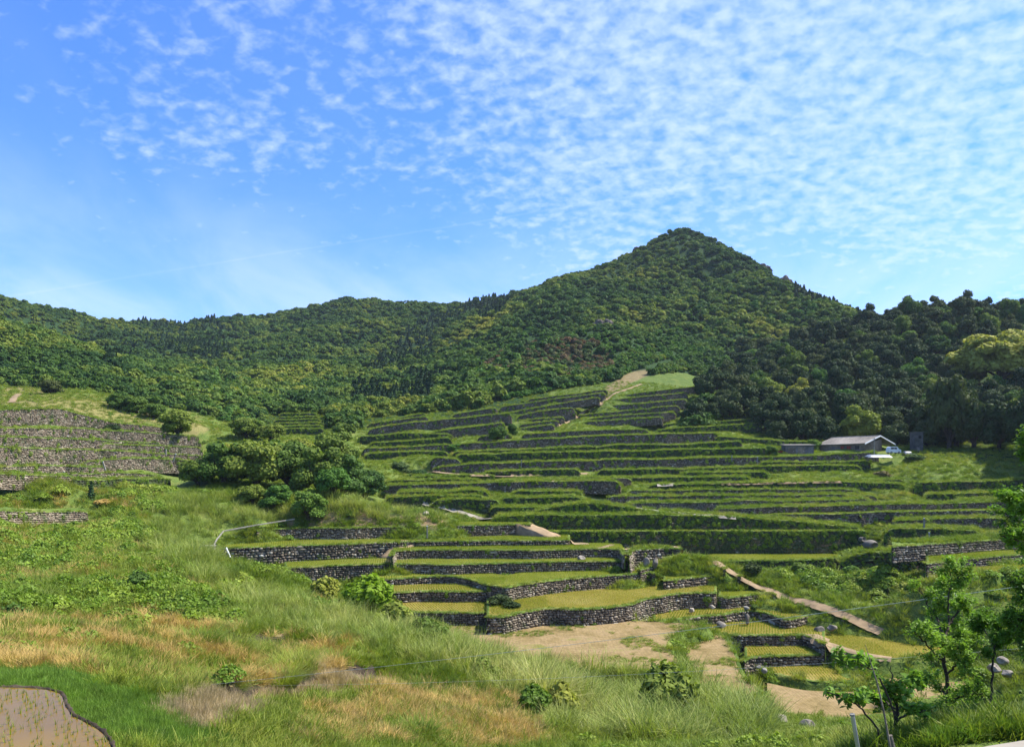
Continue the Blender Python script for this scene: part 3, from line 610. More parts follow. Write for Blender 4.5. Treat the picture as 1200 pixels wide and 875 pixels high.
def crown(seed, R, Hh, nl, nleaf, leaf, flat_=.75, core=True, lobe=.36, low=0.0):
    """crown of radius R and height Hh, base at z=0: lobes of leaf sprays round dark cores"""
    r = np.random.default_rng(seed); LC = []; LR = []
    for i in range(nl):
        th = r.random()*2*PI; q = r.random()**.6; ph = math.acos(max(-1, 1-(1.06+low)*r.random()))
        d = R*(1-lobe)*(.35+.65*q)
        c = np.array([math.sin(ph)*math.cos(th)*d, math.sin(ph)*math.sin(th)*d, Hh*.42+math.cos(ph)*(Hh*.58-R*lobe*.5)*(.5+.5*q)])
        LC.append(c); LR.append(R*lobe*(.7+.6*r.random()))
    LC.append(np.array([0,0,Hh*.45])); LR.append(R*.5)
    LC = np.array(LC); LR = np.array(LR)
    w = LR**2; idx = r.choice(len(LC), nleaf, p=w/w.sum())
    d = unit(r.normal(0, 1, (nleaf, 3))); d[:, 2] = np.where(d[:, 2] < -.35-low, -d[:, 2], d[:, 2])
    rr = (.72+.36*r.random(nleaf))[:, None]
    C = LC[idx]+d*rr*LR[idx][:, None]*np.array([1,1,flat_])
    C[:, 2] = np.maximum(C[:, 2], Hh*.02)
    N = unit(d+r.normal(0, .55, (nleaf, 3))+np.array([0,0,.35])); U = unit(np.cross(N, r.normal(0,1,(nleaf,3)))); W = np.cross(N, U)
    sz = leaf*(.6+.8*r.random(nleaf))[:, None]
    V, Q = quads(C, U*sz*.5, W*sz*.42)
    V = V+r.normal(0, leaf*.10, V.shape)
    Fs = [tuple(q) for q in Q.tolist()] if core else Q
    if core:
        Vs = [V]; n = len(V); ff = Fs
        for c, l in zip(LC, LR):
            b, f = blob(r, c, (l*.8, l*.8, l*.8*flat_), 1)
            Vs.append(b); ff += [tuple(x) for x in (f+n).tolist()]; n += len(b)
        return np.concatenate(Vs), ff
    return V, Fs
def conifer(seed, R, Hh, nleaf, leaf):
    r = np.random.default_rng(seed); h = r.random(nleaf)**.8; th = r.random(nleaf)*2*PI; tier = .8+.2*np.sin(h*40)
    rad = R*(1-h)**.8*tier*(.55+.5*r.random(nleaf))
    C = np.stack([np.cos(th)*rad, np.sin(th)*rad, Hh*(.05+.95*h)-rad*.15], 1)
    N = unit(np.stack([np.cos(th), np.sin(th), .8+0*h], 1)+r.normal(0,.5,(nleaf,3))); U = unit(np.cross(N, r.normal(0,1,(nleaf,3)))); W = np.cross(N, U)
    V, Q = quads(C, U*leaf*.5, W*leaf*.35)
    b, f = blob(r, (0,0,Hh*.38), (R*.5, R*.5, Hh*.36), 1, .05)
    return np.concatenate([V, b]), [tuple(q) for q in Q.tolist()]+[tuple(x) for x in (f+len(V)).tolist()]
def blades(seed, n, h, spread, w, bend=.6, seg=3, lean=.25, head=False):
    """a tuft of curved tapering blades"""
    r = np.random.default_rng(seed); Vs = []; Fs = []; m = 0
    for i in range(n):
        th = r.random()*2*PI; q = math.sqrt(r.random())*spread; b = np.array([math.cos(th)*q, math.sin(th)*q, 0.0])
        d2 = th+r.normal(0, .8); dr = np.array([math.cos(d2), math.sin(d2), 0]); hh = h*(.55+.6*r.random()); bd = bend*(.3+r.random()); ln = lean*r.random()
        sd = np.array([-dr[1], dr[0], 0.0]); ww = w*(.6+.8*r.random())
        for k in range(seg+1):
            s = k/seg; c = b+dr*hh*(ln*s+bd*s*s*.55)+np.array([0,0,hh*(s-.28*bd*s*s)])
            wd = ww*(1-s*.88)*.5 if not (head and k >= seg-1) else ww*1.1
            Vs += [c-sd*wd, c+sd*wd]
        for k in range(seg): Fs.append((m+2*k, m+2*k+1, m+2*k+3, m+2*k+2))
        m += 2*(seg+1)
    return np.array(Vs), Fs
def leafmound(seed, n, R, h, leaf):
    r = np.random.default_rng(seed); th = r.random(n)*2*PI; q = np.sqrt(r.random(n))
    C = np.stack([np.cos(th)*q*R, np.sin(th)*q*R, h*(1-q**2)*(.55+.5*r.random(n))+.03], 1)
    N = unit(np.stack([np.cos(th)*q, np.sin(th)*q, .9+0*q], 1)+r.normal(0,.55,(n,3))); U = unit(np.cross(N, r.normal(0,1,(n,3)))); W = np.cross(N, U)
    sz = leaf*(.6+.8*r.random(n))[:, None]
    V, Q = quads(C, U*sz*.5, W*sz*.5); return V, Q
def proto(name, VF, mat):
    return mk(name, VF[0], VF[1] if isinstance(VF[1], np.ndarray) else VF[1], [mat], None, False, link=False)

_GN = {}
def gn_group(protos, key):
    ng = bpy.data.node_groups.new('plant_scatter_'+key, 'GeometryNodeTree')
    ng.interface.new_socket('Geometry', in_out='INPUT', socket_type='NodeSocketGeometry'); ng.interface.new_socket('Geometry', in_out='OUTPUT', socket_type='NodeSocketGeometry')
    N = ng.nodes; Lk = ng.links
    gi = N.new('NodeGroupInput'); go = N.new('NodeGroupOutput'); ip = N.new('GeometryNodeInstanceOnPoints'); gti = N.new('GeometryNodeJoinGeometry')
    # join keeps the order of links last-first, so add them reversed
    for p in reversed(protos):
        oi = N.new('GeometryNodeObjectInfo'); oi.inputs['Object'].default_value = p; oi.transform_space = 'ORIGINAL'
        g = N.new('GeometryNodeGeometryToInstance'); Lk.new(oi.outputs['Geometry'], g.inputs[0]); Lk.new(g.outputs[0], gti.inputs[0])
    def na(nm, ty):
        a = N.new('GeometryNodeInputNamedAttribute'); a.data_type = ty; a.inputs['Name'].default_value = nm; return a.outputs['Attribute']
    Lk.new(gi.outputs[0], ip.inputs['Points']); Lk.new(gti.outputs[0], ip.inputs['Instance']); ip.inputs['Pick Instance'].default_value = True
    Lk.new(na('pick', 'INT'), ip.inputs['Instance Index']); Lk.new(na('rot', 'FLOAT_VECTOR'), ip.inputs['Rotation']); Lk.new(na('scl', 'FLOAT_VECTOR'), ip.inputs['Scale'])
    Lk.new(ip.outputs[0], go.inputs[0]); return ng
def scatter(name, label, cat, pts, protos, scale, key, tilt=.12, rot=None, seed=1):
    pts = np.asarray(pts, float)
    if len(pts) == 0: return None
    r = np.random.default_rng(seed); n = len(pts)
    me = bpy.data.meshes.new(name); me.vertices.add(n); me.vertices.foreach_set('co', pts.astype(np.float32).ravel())
    sc = np.asarray(scale, float); sc = sc if sc.ndim == 2 else np.stack([sc, sc, sc*(.85+.3*r.random(n))], 1)
    if rot is None: rot = np.stack([r.normal(0, tilt, n), r.normal(0, tilt, n), r.random(n)*2*PI], 1)
    a = me.attributes.new('pick', 'INT', 'POINT'); a.data.foreach_set('value', r.integers(0, len(protos), n).astype(np.int32))
    a = me.attributes.new('rot', 'FLOAT_VECTOR', 'POINT'); a.data.foreach_set('vector', rot.astype(np.float32).ravel())
    a = me.attributes.new('scl', 'FLOAT_VECTOR', 'POINT'); a.data.foreach_set('vector', sc.astype(np.float32).ravel())
    o = bpy.data.objects.new(name, me); COL.objects.link(o)
    md = o.modifiers.new('scatter', 'NODES'); md.node_group = gn_group(protos, key)
    o['kind'] = 'stuff'; o['label'] = label; o['category'] = cat
    print('STUFF', name, n); return o

def drop(bvh, kinds, X, Y):
    """heights and surface kinds straight below the points"""
    Z = np.full(len(X), np.nan); K = np.empty(len(X), object)
    for i, (x, y) in enumerate(zip(X.tolist(), Y.tolist())):
        h = bvh.ray_cast(Vector((x, y, 400)), Vector((0,0,-1)))
        if h[0] is not None: Z[i] = h[0].z; K[i] = kinds[h[2]]
    return Z, K
def sample(n, x0, x1, d0, d1, seed, lg=True):
    r = np.random.default_rng(seed)
    D = np.exp(r.uniform(math.log(d0), math.log(d1), n)) if lg else r.uniform(d0, d1, n)
    return (r.uniform(x0, x1, n)-600)/F*D, D
EXCL = []          # footprints kept free: (x, y, radius)
def free(X, Y):
    m = ~inpoly(X, Y, CORNER)
    for (a, b, rr) in EXCL: m &= (X-a)**2+(Y-b)**2 > rr*rr
    for (pl, w) in PATHS:
        for i in range(len(pl)-1):
            ax, ay = pl[i]; bx, by = pl[i+1]; dx, dy = bx-ax, by-ay
            t_ = np.clip(((X-ax)*dx+(Y-ay)*dy)/(dx*dx+dy*dy+1e-9), 0, 1)
            m &= (X-ax-t_*dx)**2+(Y-ay-t_*dy)**2 > w*w
    return m
PATHS = []; CORNER = []
def build_vegetation(bvh, kinds):
    r = np.random.default_rng(99)
    # ---- prototypes
    oak = [proto('forest_crown', crown(10+i, 3.0, 4.0, 11, 380, .72, lobe=.36), M['oak']) for i in range(5)]
    ced = [proto('forest_cedar', conifer(30+i, 2.1, 4.8, 260, .8), M['cedar']) for i in range(2)]
    brt = [proto('forest_bright_crown', crown(40+i, 2.7, 3.4, 10, 340, .62, lobe=.36), M['bright']) for i in range(2)]
    rst = [proto('forest_brush', crown(50, 2.2, 2.6, 8, 240, .55, lobe=.34), M['rust'])]
    reed = [proto('reed_tuft', blades(60+i, 58, 2.1, .9, .060, 1.1, 5, .35), M['reed']) for i in range(4)]
    grs = [proto('grass_tuft_small', blades(70+i, 70, .44, .45, .036, 1.1, 3, .5), M['grass']) for i in range(4)]
    lwn = [proto('lawn_tuft', blades(80+i, 110, .40, .35, .022, .6, 2), M['lawn']) for i in range(3)]
    stw = [proto('straw_tuft', blades(90+i, 80, .50, .45, .03, 1.3, 3, .8), M['straw']) for i in range(4)]
    pnk = [proto('seed_tuft', blades(100+i, 120, .55, .42, .020, .5, 3, .3), M['pink']) for i in range(3)]
    wed = [proto('weed_mound', leafmound(110+i, 420, .75, .55, .105), M['weed']) for i in range(4)]
    # ---- mountain forest
    X, Y = sample(150000, -260, 1420, 238, 1100, 5); 
    # even spacing on the ground: accept with probability rising with distance squared, reduced for far trees
    acc = r.random(len(X)) < np.clip((Y/1000)**1.05, 0, 1)*1.0
    X = X[acc]; Y = Y[acc]; Z = ground_z(X, Y); px, py = proj(X, Y, Z)
    terr = inpoly(px, py, [(400,520),(430,490),(560,478),(600,462),(700,450),(760,440),(838,432),(838,455),(800,505),(900,520),(900,545),(400,545)]) & (Y < 330)
    hill = (px < 260) & (py > 466+.15*(px-100)) & (Y < 240)
    wood = (px > 835) & (Y < 330) & (px+ (Y-230)*0 > 835)
    vis = (px > -200) & (px < 1400)
    fv = inpoly(px, py, [(300,516),(312,487),(384,485),(390,512)]) & (Y < 320)
    ok = ~terr & ~hill & vis & ~fv & ~(wood & (Y < 300))
    X, Y, Z, px, py = X[ok], Y[ok], Z[ok], px[ok], py[ok]
    cz = (inpoly(px, py, [(410,470),(440,420),(500,372),(540,350),(600,350),(590,385),(540,420),(500,470)]) | inpoly(px, py, [(130,400),(170,370),(250,372),(280,400),(270,425),(190,420),(120,432)]) | inpoly(px, py, [(930,325),(1030,360),(1035,385),(930,380)])) & (vnoise(X, Y, 40, 21) > -.1) & (r.random(len(X)) < .8)
    rz = inpoly(px, py, ZONE['rust']) & (vnoise(X, Y, 18, 23) > -.1)
    tk = inpoly(px, py, [(680,470),(720,440),(800,428),(850,420),(1000,380),(1000,350),(850,380),(780,400),(740,420),(660,450)])
    bz = (inpoly(px, py, [(230,500),(250,430),(290,420),(300,500)]) | inpoly(px, py, [(560,450),(700,440),(830,420),(960,370),(960,340),(800,370),(740,395),(660,385),(560,400)])) & (vnoise(X, Y, 30, 22) > -.15)
    gapm = inpoly(px, py, ZONE['track'])
    o1 = ~cz & ~rz & ~(bz & (r.random(len(X)) < .6)) & ~gapm
    s = .55+.75*r.random(len(X))**1.7; s *= np.clip(.9+.25*vnoise(X, Y, 60, 25), .7, 1.35)
    scatter('mountain_forest', 'evergreen forest covering the mountain slopes', 'forest', np.stack([X,Y,Z-1.0],1)[o1], oak, s[o1]*1.12, 'oak', .08, seed=2)
    scatter('cedar_forest', 'dark cedar stands in the folds and on the right shoulder of the mountain', 'forest', np.stack([X,Y,Z-.5],1)[cz], ced, s[cz]*1.1, 'cedar', .03, seed=3)
    b1 = bz & ~cz & ~rz & ~gapm & ~o1
    scatter('young_forest', 'fresh green young growth on the lower mountain face', 'forest', np.stack([X,Y,Z-.5],1)[b1], brt, s[b1], 'bright', .08, seed=4)
    k1 = rz | (gapm & (r.random(len(X)) < .3))
    # brush needs more, smaller plants
    X2, Y2 = sample(9000, 540, 960, 275, 480, 6); Z2 = ground_z(X2, Y2); p2, q2 = proj(X2, Y2, Z2)
    m2 = inpoly(p2, q2, ZONE['rust']) & (r.random(len(X2)) < .55)
    scatter('brush_scrub', 'rusty brown scrub on the lower mountain face', 'scrub', np.stack([X2,Y2,Z2-.2],1)[m2], rst, (.6+.6*r.random(m2.sum())), 'rust', .1, seed=5)
    m3 = (inpoly(p2, q2, [(590,470),(700,448),(760,440),(840,432),(850,400),(1000,360),(960,340),(850,372),(720,420),(560,462)]) & ~m2 & ~inpoly(p2, q2, ZONE['track']))
    scatter('slope_scrub', 'light green scrub above the top terraces', 'scrub', np.stack([X2,Y2,Z2-.3],1)[m3], brt, (.35+.4*r.random(m3.sum())), 'scrub', .1, seed=6)
    # ---- near ground cover
    X, Y = sample(150000, -60, 1260, 13.5, 132, 8); Z, K = drop(bvh, kinds, X, Y); px, py = proj(X, Y, Z)
    X = X.copy(); fr = free(X, Y); okk = fr & (K == 'ground')|(fr & (K == 'bank')); u = r.random(len(X)); nz = vnoise(X, Y, 3.0, 31); nz2 = vnoise(X, Y, 9.0, 32)
    Pt = np.stack([X, Y, Z], 1); sD = (Y/40)**.42
    jx = px+8*vnoise(X, Y, 1.5, 33); jy = py+5*vnoise(X, Y, 1.5, 34)
    z = {k: inpoly(jx, jy, v) for k, v in ZONE.items()}
    z['reed'] &= Y > 44
    z['reed2'] &= Y > 56
    z['reed3'] &= Y > 100
    reedz = (z['reed']|z['reed2']|z['reed3'])
    m = okk & reedz & (u < .10*(Y/45)**1.25*np.where(px > 620, 1.5, 1)) & np.isin(K.astype(str), ['ground','bank'])
    scatter('reeds', 'tall green reeds filling the gully below the paddies', 'reeds', Pt[m], reed, (.55+.45*r.random(m.sum())+.25*np.clip(nz2[m],-1,1))*np.where(px[m] > 620, 1.25, 1), 'reed', .15, seed=7)
    tan = (z['straw']|z['dry2'])
    mw = okk & ~reedz & z['weed'] & (nz2+.6*nz < .2) & (u > .955)
    scatter('meadow_reeds', 'pale tall grass standing among the weeds of the left meadow', 'tall grass', Pt[mw], reed, .32+.3*r.random(mw.sum()), 'reedm', .2, seed=27)
    m = okk & ~reedz & tan & (((nz+.4*nz2 > np.where(z['straw'], -.05, -.75)) & (u < .45)) | (u < .05))
    m |= okk & ~reedz & z['weed'] & (nz-.4*nz2 > .9) & (u < .3)
    scatter('dry_grass', 'straw coloured dead grass on the abandoned terraces', 'dry grass', Pt[m], stw, (.8+.5*r.random(m.sum()))*sD[m], 'straw', .35, seed=8)
    m = okk & ~reedz & z['pink'] & (u < .34) | (okk & ~reedz & z['dry2'] & (u > .93))
    scatter('seeding_grass', 'pale pinkish seeding grass in the foreground', 'dry grass', Pt[m], pnk, (.8+.4*r.random(m.sum()))*sD[m], 'pink', .15, seed=9)
    m = okk & z['lawn'] & (u < .75)
    m |= okk & (px > 1060) & (Y < 17) & (u < .8)
    scatter('lush_grass', 'lush bright green grass round the flooded corner paddy and by the road', 'grass', Pt[m], lwn, (.75+.5*r.random(m.sum()))*sD[m], 'lawn', .25, seed=10)
    m = okk & ~reedz & ((z['weed'] & ((nz2+.6*nz > .15)|(u < .02)) & (u < .13*(Y/60))) | (z['gully'] & (nz2 > -.6) & (u < .14)) | ((nz+nz2 > 1.0) & (u < .05)))
    m |= okk & z['reed'] & (u > .975) & (nz2 > 0)
    m &= Y > 30
    scatter('leafy_weeds', 'leafy bright weeds and kudzu covering the left meadow and the gully', 'weeds', Pt[m], wed, (.75+.6*r.random(m.sum()))*sD[m], 'weed', .15, seed=11)
    m = okk & ~reedz & ~z['lawn'] & ~z['pink'] & ((~tan & (u < .24)) | (tan & (nz+.4*nz2 < .15) & (u > .74)) )
    scatter('meadow_grass', 'green and yellowish rough grass over the lower valley', 'grass', Pt[m], grs, (.85+.7*r.random(m.sum()))*sD[m], 'grass', .3, seed=12)
    # ---- farther terraces: grass clumps on ground, banks and treads
    X, Y = sample(78000, -40, 1240, 105, 300, 14); Z, K = drop(bvh, kinds, X, Y); px, py = proj(X, Y, Z); fr = free(X, Y)
    u = r.random(len(X)); nz2 = vnoise(X, Y, 9.0, 35)
    hillz = (px < 245) & (py > 470) & (py < 575)
    okg = fr & np.isin(K.astype(str), ['ground','grass','bank']) & ~inpoly(px, py, ZONE['reed2']) & ~inpoly(px, py, ZONE['reed3']) & ~inpoly(px, py, ZONE['weed'])
    Pt = np.stack([X, Y, Z-.05], 1)
    m = okg & ~hillz & (u < .8)
    m |= okg & hillz & (((u < .15) & (nz2 > 0)) | ((py < 500) & (u < .5)))
    scatter('terrace_grass', 'short grass growing over the upper terraces and banks', 'grass', Pt[m], grs, (.95+.7*r.random(m.sum())), 'grassfar', .3, seed=13)
    m = okg & (u > .95)&(nz2 > -.2)
    wf = wed
    scatter('terrace_weeds', 'leafy weeds on the upper terraces', 'weeds', Pt[m], wf, (.5+.7*r.random(m.sum())), 'weedfar', .1, seed=14)
    # ---- grass fringe along the lips, greenery hanging down the overgrown walls
    pts = []; sc = []; wp = []; ws = []
    for (L, H, face, s, key) in FACES:
        d = np.linalg.norm(np.diff(L[:, :2], axis=0), axis=1).sum(); Dm = L[:,1].mean(); N = normals2(L)
        k = int(d*(5.0 if Dm < 115 else 3.0)*(.9 if face == 'l' else 1)); ii = r.random(k)*(len(L)-1.001); i0 = ii.astype(int); f = (ii-i0)[:, None]
        p = L[i0]*(1-f)+L[i0+1]*f; nn = N[i0]; off = r.uniform(-.45, .10, k)
        p = p.copy(); p[:, :2] += nn*off[:, None]; p[:, 2] -= .02
        pts.append(p); sc.append((.40+.35*r.random(k)) if Dm < 115 else (.6+.45*r.random(k)))
        dens = {'m': 1.5, 's': .10 if Dm < 125 else .45, 'l': .3}[face]
        if key == 'TT': dens = 1.3
        k = int(d*H*dens); ii = r.random(k)*(len(L)-1.001); i0 = ii.astype(int); f = (ii-i0)[:, None]
        v = H*r.random(k)**(1.9 if key in ('TT','U1','U2') else 1.2)*(.7 if key == 'TT' else 1)
        p = L[i0]*(1-f)+L[i0+1]*f; p = p.copy(); p[:, :2] += N[i0]*(.02+.1*v)[:, None]; p[:, 2] -= v+.15
        wp.append(p); ws.append((.30+.35*r.random(k))*(1.15 if Dm > 125 else 1))
    for (pl, w) in PATHS:
        A = np.array(pl)
        for i in range(len(A)-1):
            d = A[i+1]-A[i]; ln = np.linalg.norm(d); k = int(ln*5)
            if k < 1: continue
            t_ = r.random((k, 1)); nn = np.array([-d[1], d[0]])/(ln+1e-9); sg = np.where(r.random((k, 1)) < .5, -1, 1); q = A[i]+t_*d+nn*sg*(w+r.normal(0, .16, (k, 1)))
            Zq, Kq = drop(bvh, kinds, q[:,0], q[:,1]); ok_ = (Kq != 'rice'); pts.append(np.stack([q[:,0], q[:,1], Zq+.02], 1)[ok_]); sc.append((.4+.5*r.random(ok_.sum())))
    Xe, Ye = sample(16000, 520, 1240, 62, 96, 44); Ze, Ke = drop(bvh, kinds, Xe, Ye); me_ = (Ke == 'earth') & (vnoise(Xe, Ye, 3.5, 45) > .75)
    pts.append(np.stack([Xe, Ye, Ze], 1)[me_]); sc.append(.25+.4*r.random(me_.sum()))
    pts = np.concatenate(pts); sc = np.concatenate(sc)
    scatter('bund_grass', 'short grass fringing the tops of the stone walls', 'grass', pts, grs, np.stack([sc*1.1, sc*1.1, sc*.75], 1), 'bund', .3, seed=15)
    wp = np.concatenate(wp); ws = np.concatenate(ws)
    scatter('wall_creeper', 'ivy and ferns hanging on the overgrown walls', 'creeper', wp, [proto('creeper_mound', leafmound(130+i, 150, .75, .35, .16), M['weed']) for i in range(3)], ws, 'creep', .5, seed=16,
            rot=np.stack([np.full(len(wp), PI*.42)+r.normal(0,.25,len(wp)), r.normal(0,.2,len(wp)), r.normal(0,.4,len(wp))], 1))
    # small paddy bunds at the grass-faced terraces
    # ---- rice seedlings in rows
    rp = []; rs = []; rr_ = []
    rice = [proto('rice_row', rice_row(140+i), M['rice']) for i in range(3)]
    for t in T:
        if t['tread'] != 'rice': continue
        L = t['L']; B = t['B']; d = np.gradient(L[:, :2], axis=0).mean(0); a = math.atan2(d[1], d[0])+.06
        c, s_ = math.cos(a), math.sin(a); x0, x1 = L[:,0].min()-2, L[:,0].max()+2; y0, y1 = L[:,1].min(), L[:,1].max()+B
        # rows run along the direction across the lip so that they read as ticks
        W = math.hypot(x1-x0, y1-y0); cx, cy = (x0+x1)/2, (y0+y1)/2
        sp = .34 if L[:,1].mean() < 118 else .5
        gu = np.arange(-W/2, W/2, sp); gv = np.arange(-W/2, W/2, 1.5); U, Vv = np.meshgrid(gu, gv); U = U.ravel(); Vv = Vv.ravel()
        X = cx+U*c-Vv*s_; Y = cy+U*s_+Vv*c
        m = (X > x0)&(X < x1)&(Y > y0-1)&(Y < y1+1); X = X[m]; Y = Y[m]
        if len(X) > 16000: X = X[::2]; Y = Y[::2]
        Z, K = drop(bvh, kinds, X, Y); m = (K == 'rice') & (abs(Z-L[:,2].mean()) < 1.2)
        k = m.sum(); rp.append(np.stack([X[m], Y[m], Z[m]], 1)); rs.append(np.full(k, 1.0)); rr_.append(np.full(k, a+PI/2))
    rp = np.concatenate(rp); rs = np.concatenate(rs); rr_ = np.concatenate(rr_); k = len(rp)
    scatter('rice_seedlings', 'thin yellow green rice seedlings standing in rows in the flooded paddies', 'rice', rp, rice, rs, 'rice', rot=np.stack([np.zeros(k), np.zeros(k), rr_+r.normal(0,.02,k)], 1), seed=17)
def rice_row(seed):
    r = np.random.default_rng(seed); Vs = []; Fs = []; m = 0
    for i in range(7):
        x = -.75+i*.214+r.normal(0, .02)
        for k in range(5):
            th = r.random()*2*PI; h = .17*(.7+.5*r.random()); dx, dy = math.cos(th)*.06, math.sin(th)*.06; w = .011
            b = np.array([x+r.normal(0,.015), r.normal(0,.015), 0]); t_ = b+np.array([dx, dy, h]); sx = np.array([-math.sin(th)*w, math.cos(th)*w, 0])
            Vs += [b-sx, b+sx, t_+sx*.4, t_-sx*.4]; Fs.append((m, m+1, m+2, m+3)); m += 4
    return np.array(Vs), Fs

# ---------------------------------------------------------------- trees that one can tell apart
def tree_proto(name, seed, R, Hh, trunk_h, nl, nleaf, leaf, mat, lobe=.3, core=True, bark='bark', low=.55):
    """crown mesh and trunk mesh data (trunk with limbs)"""
    V, Fq = crown(seed, R, Hh, nl, nleaf, leaf, lobe=lobe, core=core, low=low); V = V+np.array([0,0,trunk_h])
    cr = bpy.data.meshes.new('crown'); cr.from_pydata(V.tolist(), [], [list(f) for f in Fq]); cr.materials.append(M[mat]); cr.update()
    mb = MB(); r = random.Random(seed); tr = .05*Hh+.06
    mb.tube([(0,0,-.6),(.05*R,0,trunk_h*.5),(0,.05*R,trunk_h+.2*Hh),(0,0,trunk_h+.55*Hh)], [tr*1.25, tr, tr*.7, tr*.25])
    for k in range(5):
        a = k*1.26+r.random(); e = (math.cos(a)*R*.6, math.sin(a)*R*.6, trunk_h+Hh*(.4+.2*r.random()))
        mb.tube([(0,0,trunk_h*.7+.1*k*Hh*.3),(e[0]*.5, e[1]*.5, (trunk_h*.7+e[2])*.52),e], [tr*.55, tr*.35, tr*.12], 5)
    tm = bpy.data.meshes.new('trunk'); tm.from_pydata([tuple(v) for v in mb.v], [], mb.f); tm.materials.append(M[bark]); tm.update()
    return (cr, tm)
def plant(name, pr, loc, s, rz, label, cat, group=None, sz=None, cm=None):
    e = empty(name, loc, rz); e.scale = (s, s, sz or s); tag(e, label, cat, group)
    c = bpy.data.objects.new('crown', pr[0]); COL.objects.link(c); c.parent = e
    if cm:
        c.data = c.data.copy(); c.data.materials[0] = M[cm]
    t_ = bpy.data.objects.new('trunk', pr[1]); COL.objects.link(t_); t_.parent = e
    return e
# ---------------------------------------------------------------- sky, sun, camera
SUN_EL, SUN_AZ = 54.0, 10.0      # height; degrees beyond the right hand side
def build_light():
    w = bpy.data.worlds.new('World'); SC.world = w; w.use_nodes = True; t = w.node_tree; t.nodes.clear()
    def N(ty, **k):
        n = t.nodes.new(ty)
        for a, v in k.items():
            if a[0] == '_': setattr(n, a[1:], v)
            else: n.inputs[a].default_value = v
        return n
    L = t.links.new
    def MA(op, a, b=0.0, c=0.0):
        n = N('ShaderNodeMath', _operation=op)
        for i, x in enumerate((a, b, c)):
            if hasattr(x, 'default_value'): L(x, n.inputs[i])
            else: n.inputs[i].default_value = x
        return n.outputs[0]
    out = N('ShaderNodeOutputWorld'); bg = N('ShaderNodeBackground'); L(bg.outputs[0], out.inputs[0]); bg.inputs[1].default_value = .095
    sky = N('ShaderNodeTexSky'); sky.sky_type = 'NISHITA'; sky.sun_disc = False
    sky.sun_elevation = math.radians(SUN_EL); sky.sun_rotation = math.radians(90-SUN_AZ)
    sky.air_density = 1.0; sky.dust_density = .4; sky.ozone_density = 2.5; sky.altitude = 0
    tc = N('ShaderNodeTexCoord'); sp = N('ShaderNodeSeparateXYZ'); L(tc.outputs['Generated'], sp.inputs[0])
    x, y, z = sp.outputs
    tint = N('ShaderNodeMix', _data_type='RGBA', _blend_type='MULTIPLY'); tint.inputs[0].default_value = 1; L(sky.outputs[0], tint.inputs[6]); tint.inputs[7].default_value = SKYTINT
    # high cloud layer: the direction laid out on a level sheet overhead
    zz = MA('MAXIMUM', MA('ADD', z, .32), .02)
    cx = MA('DIVIDE', x, zz); cy = MA('DIVIDE', y, zz)
    cb = N('ShaderNodeCombineXYZ'); L(cx, cb.inputs[0]); L(cy, cb.inputs[1])
    def noise(sc, det, ro, dist=0.0, off=(0,0,0), stretch=(1,1,1)):
        mp = N('ShaderNodeMapping'); L(cb.outputs[0], mp.inputs[0]); mp.inputs['Location'].default_value = off; mp.inputs['Scale'].default_value = stretch
        mp.inputs['Rotation'].default_value = (0,0,.5)
        n = N('ShaderNodeTexNoise', Scale=sc, Detail=det, Roughness=ro, Distortion=dist); L(mp.outputs[0], n.inputs[0]); return n.outputs[0]
    puff = noise(27, 3.5, .5, .2, (3.1,1.7,0), (1,1.25,1)); big = noise(1.6, 3, .55, .3, (5.5,2.0,0)); veil = noise(3.2, 6, .6, .6, (1,7,0), (1,.6,1)); fine = noise(64, 3, .6, .3)
    hor = MA('SQRT', MA('ADD', MA('MULTIPLY', x, x), MA('MULTIPLY', y, y))); el = MA('DIVIDE', z, hor); az = MA('DIVIDE', x, MA('MAXIMUM', y, .05))
    # coverage grows to the right and overhead
    cov = MA('ADD', MA('ADD', MA('MULTIPLY', az, .42), MA('MULTIPLY', el, .50)), MA('ADD', MA('MULTIPLY', MA('SUBTRACT', big, .5), 1.05), .0))
    cov = MA('MINIMUM', MA('MAXIMUM', cov, -.1), .38)
    a = MA('ADD', MA('MULTIPLY', MA('SUBTRACT', puff, .5), 2.3), MA('MULTIPLY', MA('SUBTRACT', fine, .5), .7)); a = MA('ADD', a, MA('SUBTRACT', MA('MULTIPLY', cov, 1.9), .30))
    mr = N('ShaderNodeMapRange', _interpolation_type='SMOOTHSTEP'); L(a, mr.inputs[0]); mr.inputs[1].default_value = -.45; mr.inputs[2].default_value = 1.15; mr.inputs[3].default_value = 0; mr.inputs[4].default_value = .68
    # thin veil low over the hills
    lo = N('ShaderNodeMapRange', _interpolation_type='SMOOTHSTEP'); L(el, lo.inputs[0]); lo.inputs[1].default_value = .13; lo.inputs[2].default_value = .42; lo.inputs[3].default_value = .62; lo.inputs[4].default_value = .04
    ve = N('ShaderNodeMapRange', _interpolation_type='SMOOTHSTEP'); L(veil, ve.inputs[0]); ve.inputs[1].default_value = .28; ve.inputs[2].default_value = .72; ve.inputs[3].default_value = .25; ve.inputs[4].default_value = 1.0
    fv = MA('MULTIPLY', lo.outputs[0], ve.outputs[0])
    # vapour trail
    def dirv(px, py): return np.array([(px-600)/F, 1.0, (YH-py)/F])
    nn = np.cross(dirv(50, 341), dirv(1200, 157)); nn /= np.linalg.norm(nn)
    wob = MA('MULTIPLY', MA('SUBTRACT', big, .5), .006)
    dd = MA('ABSOLUTE', MA('ADD', wob, MA('ADD', MA('ADD', MA('MULTIPLY', x, float(nn[0])), MA('MULTIPLY', y, float(nn[1]))), MA('MULTIPLY', z, float(nn[2])))))
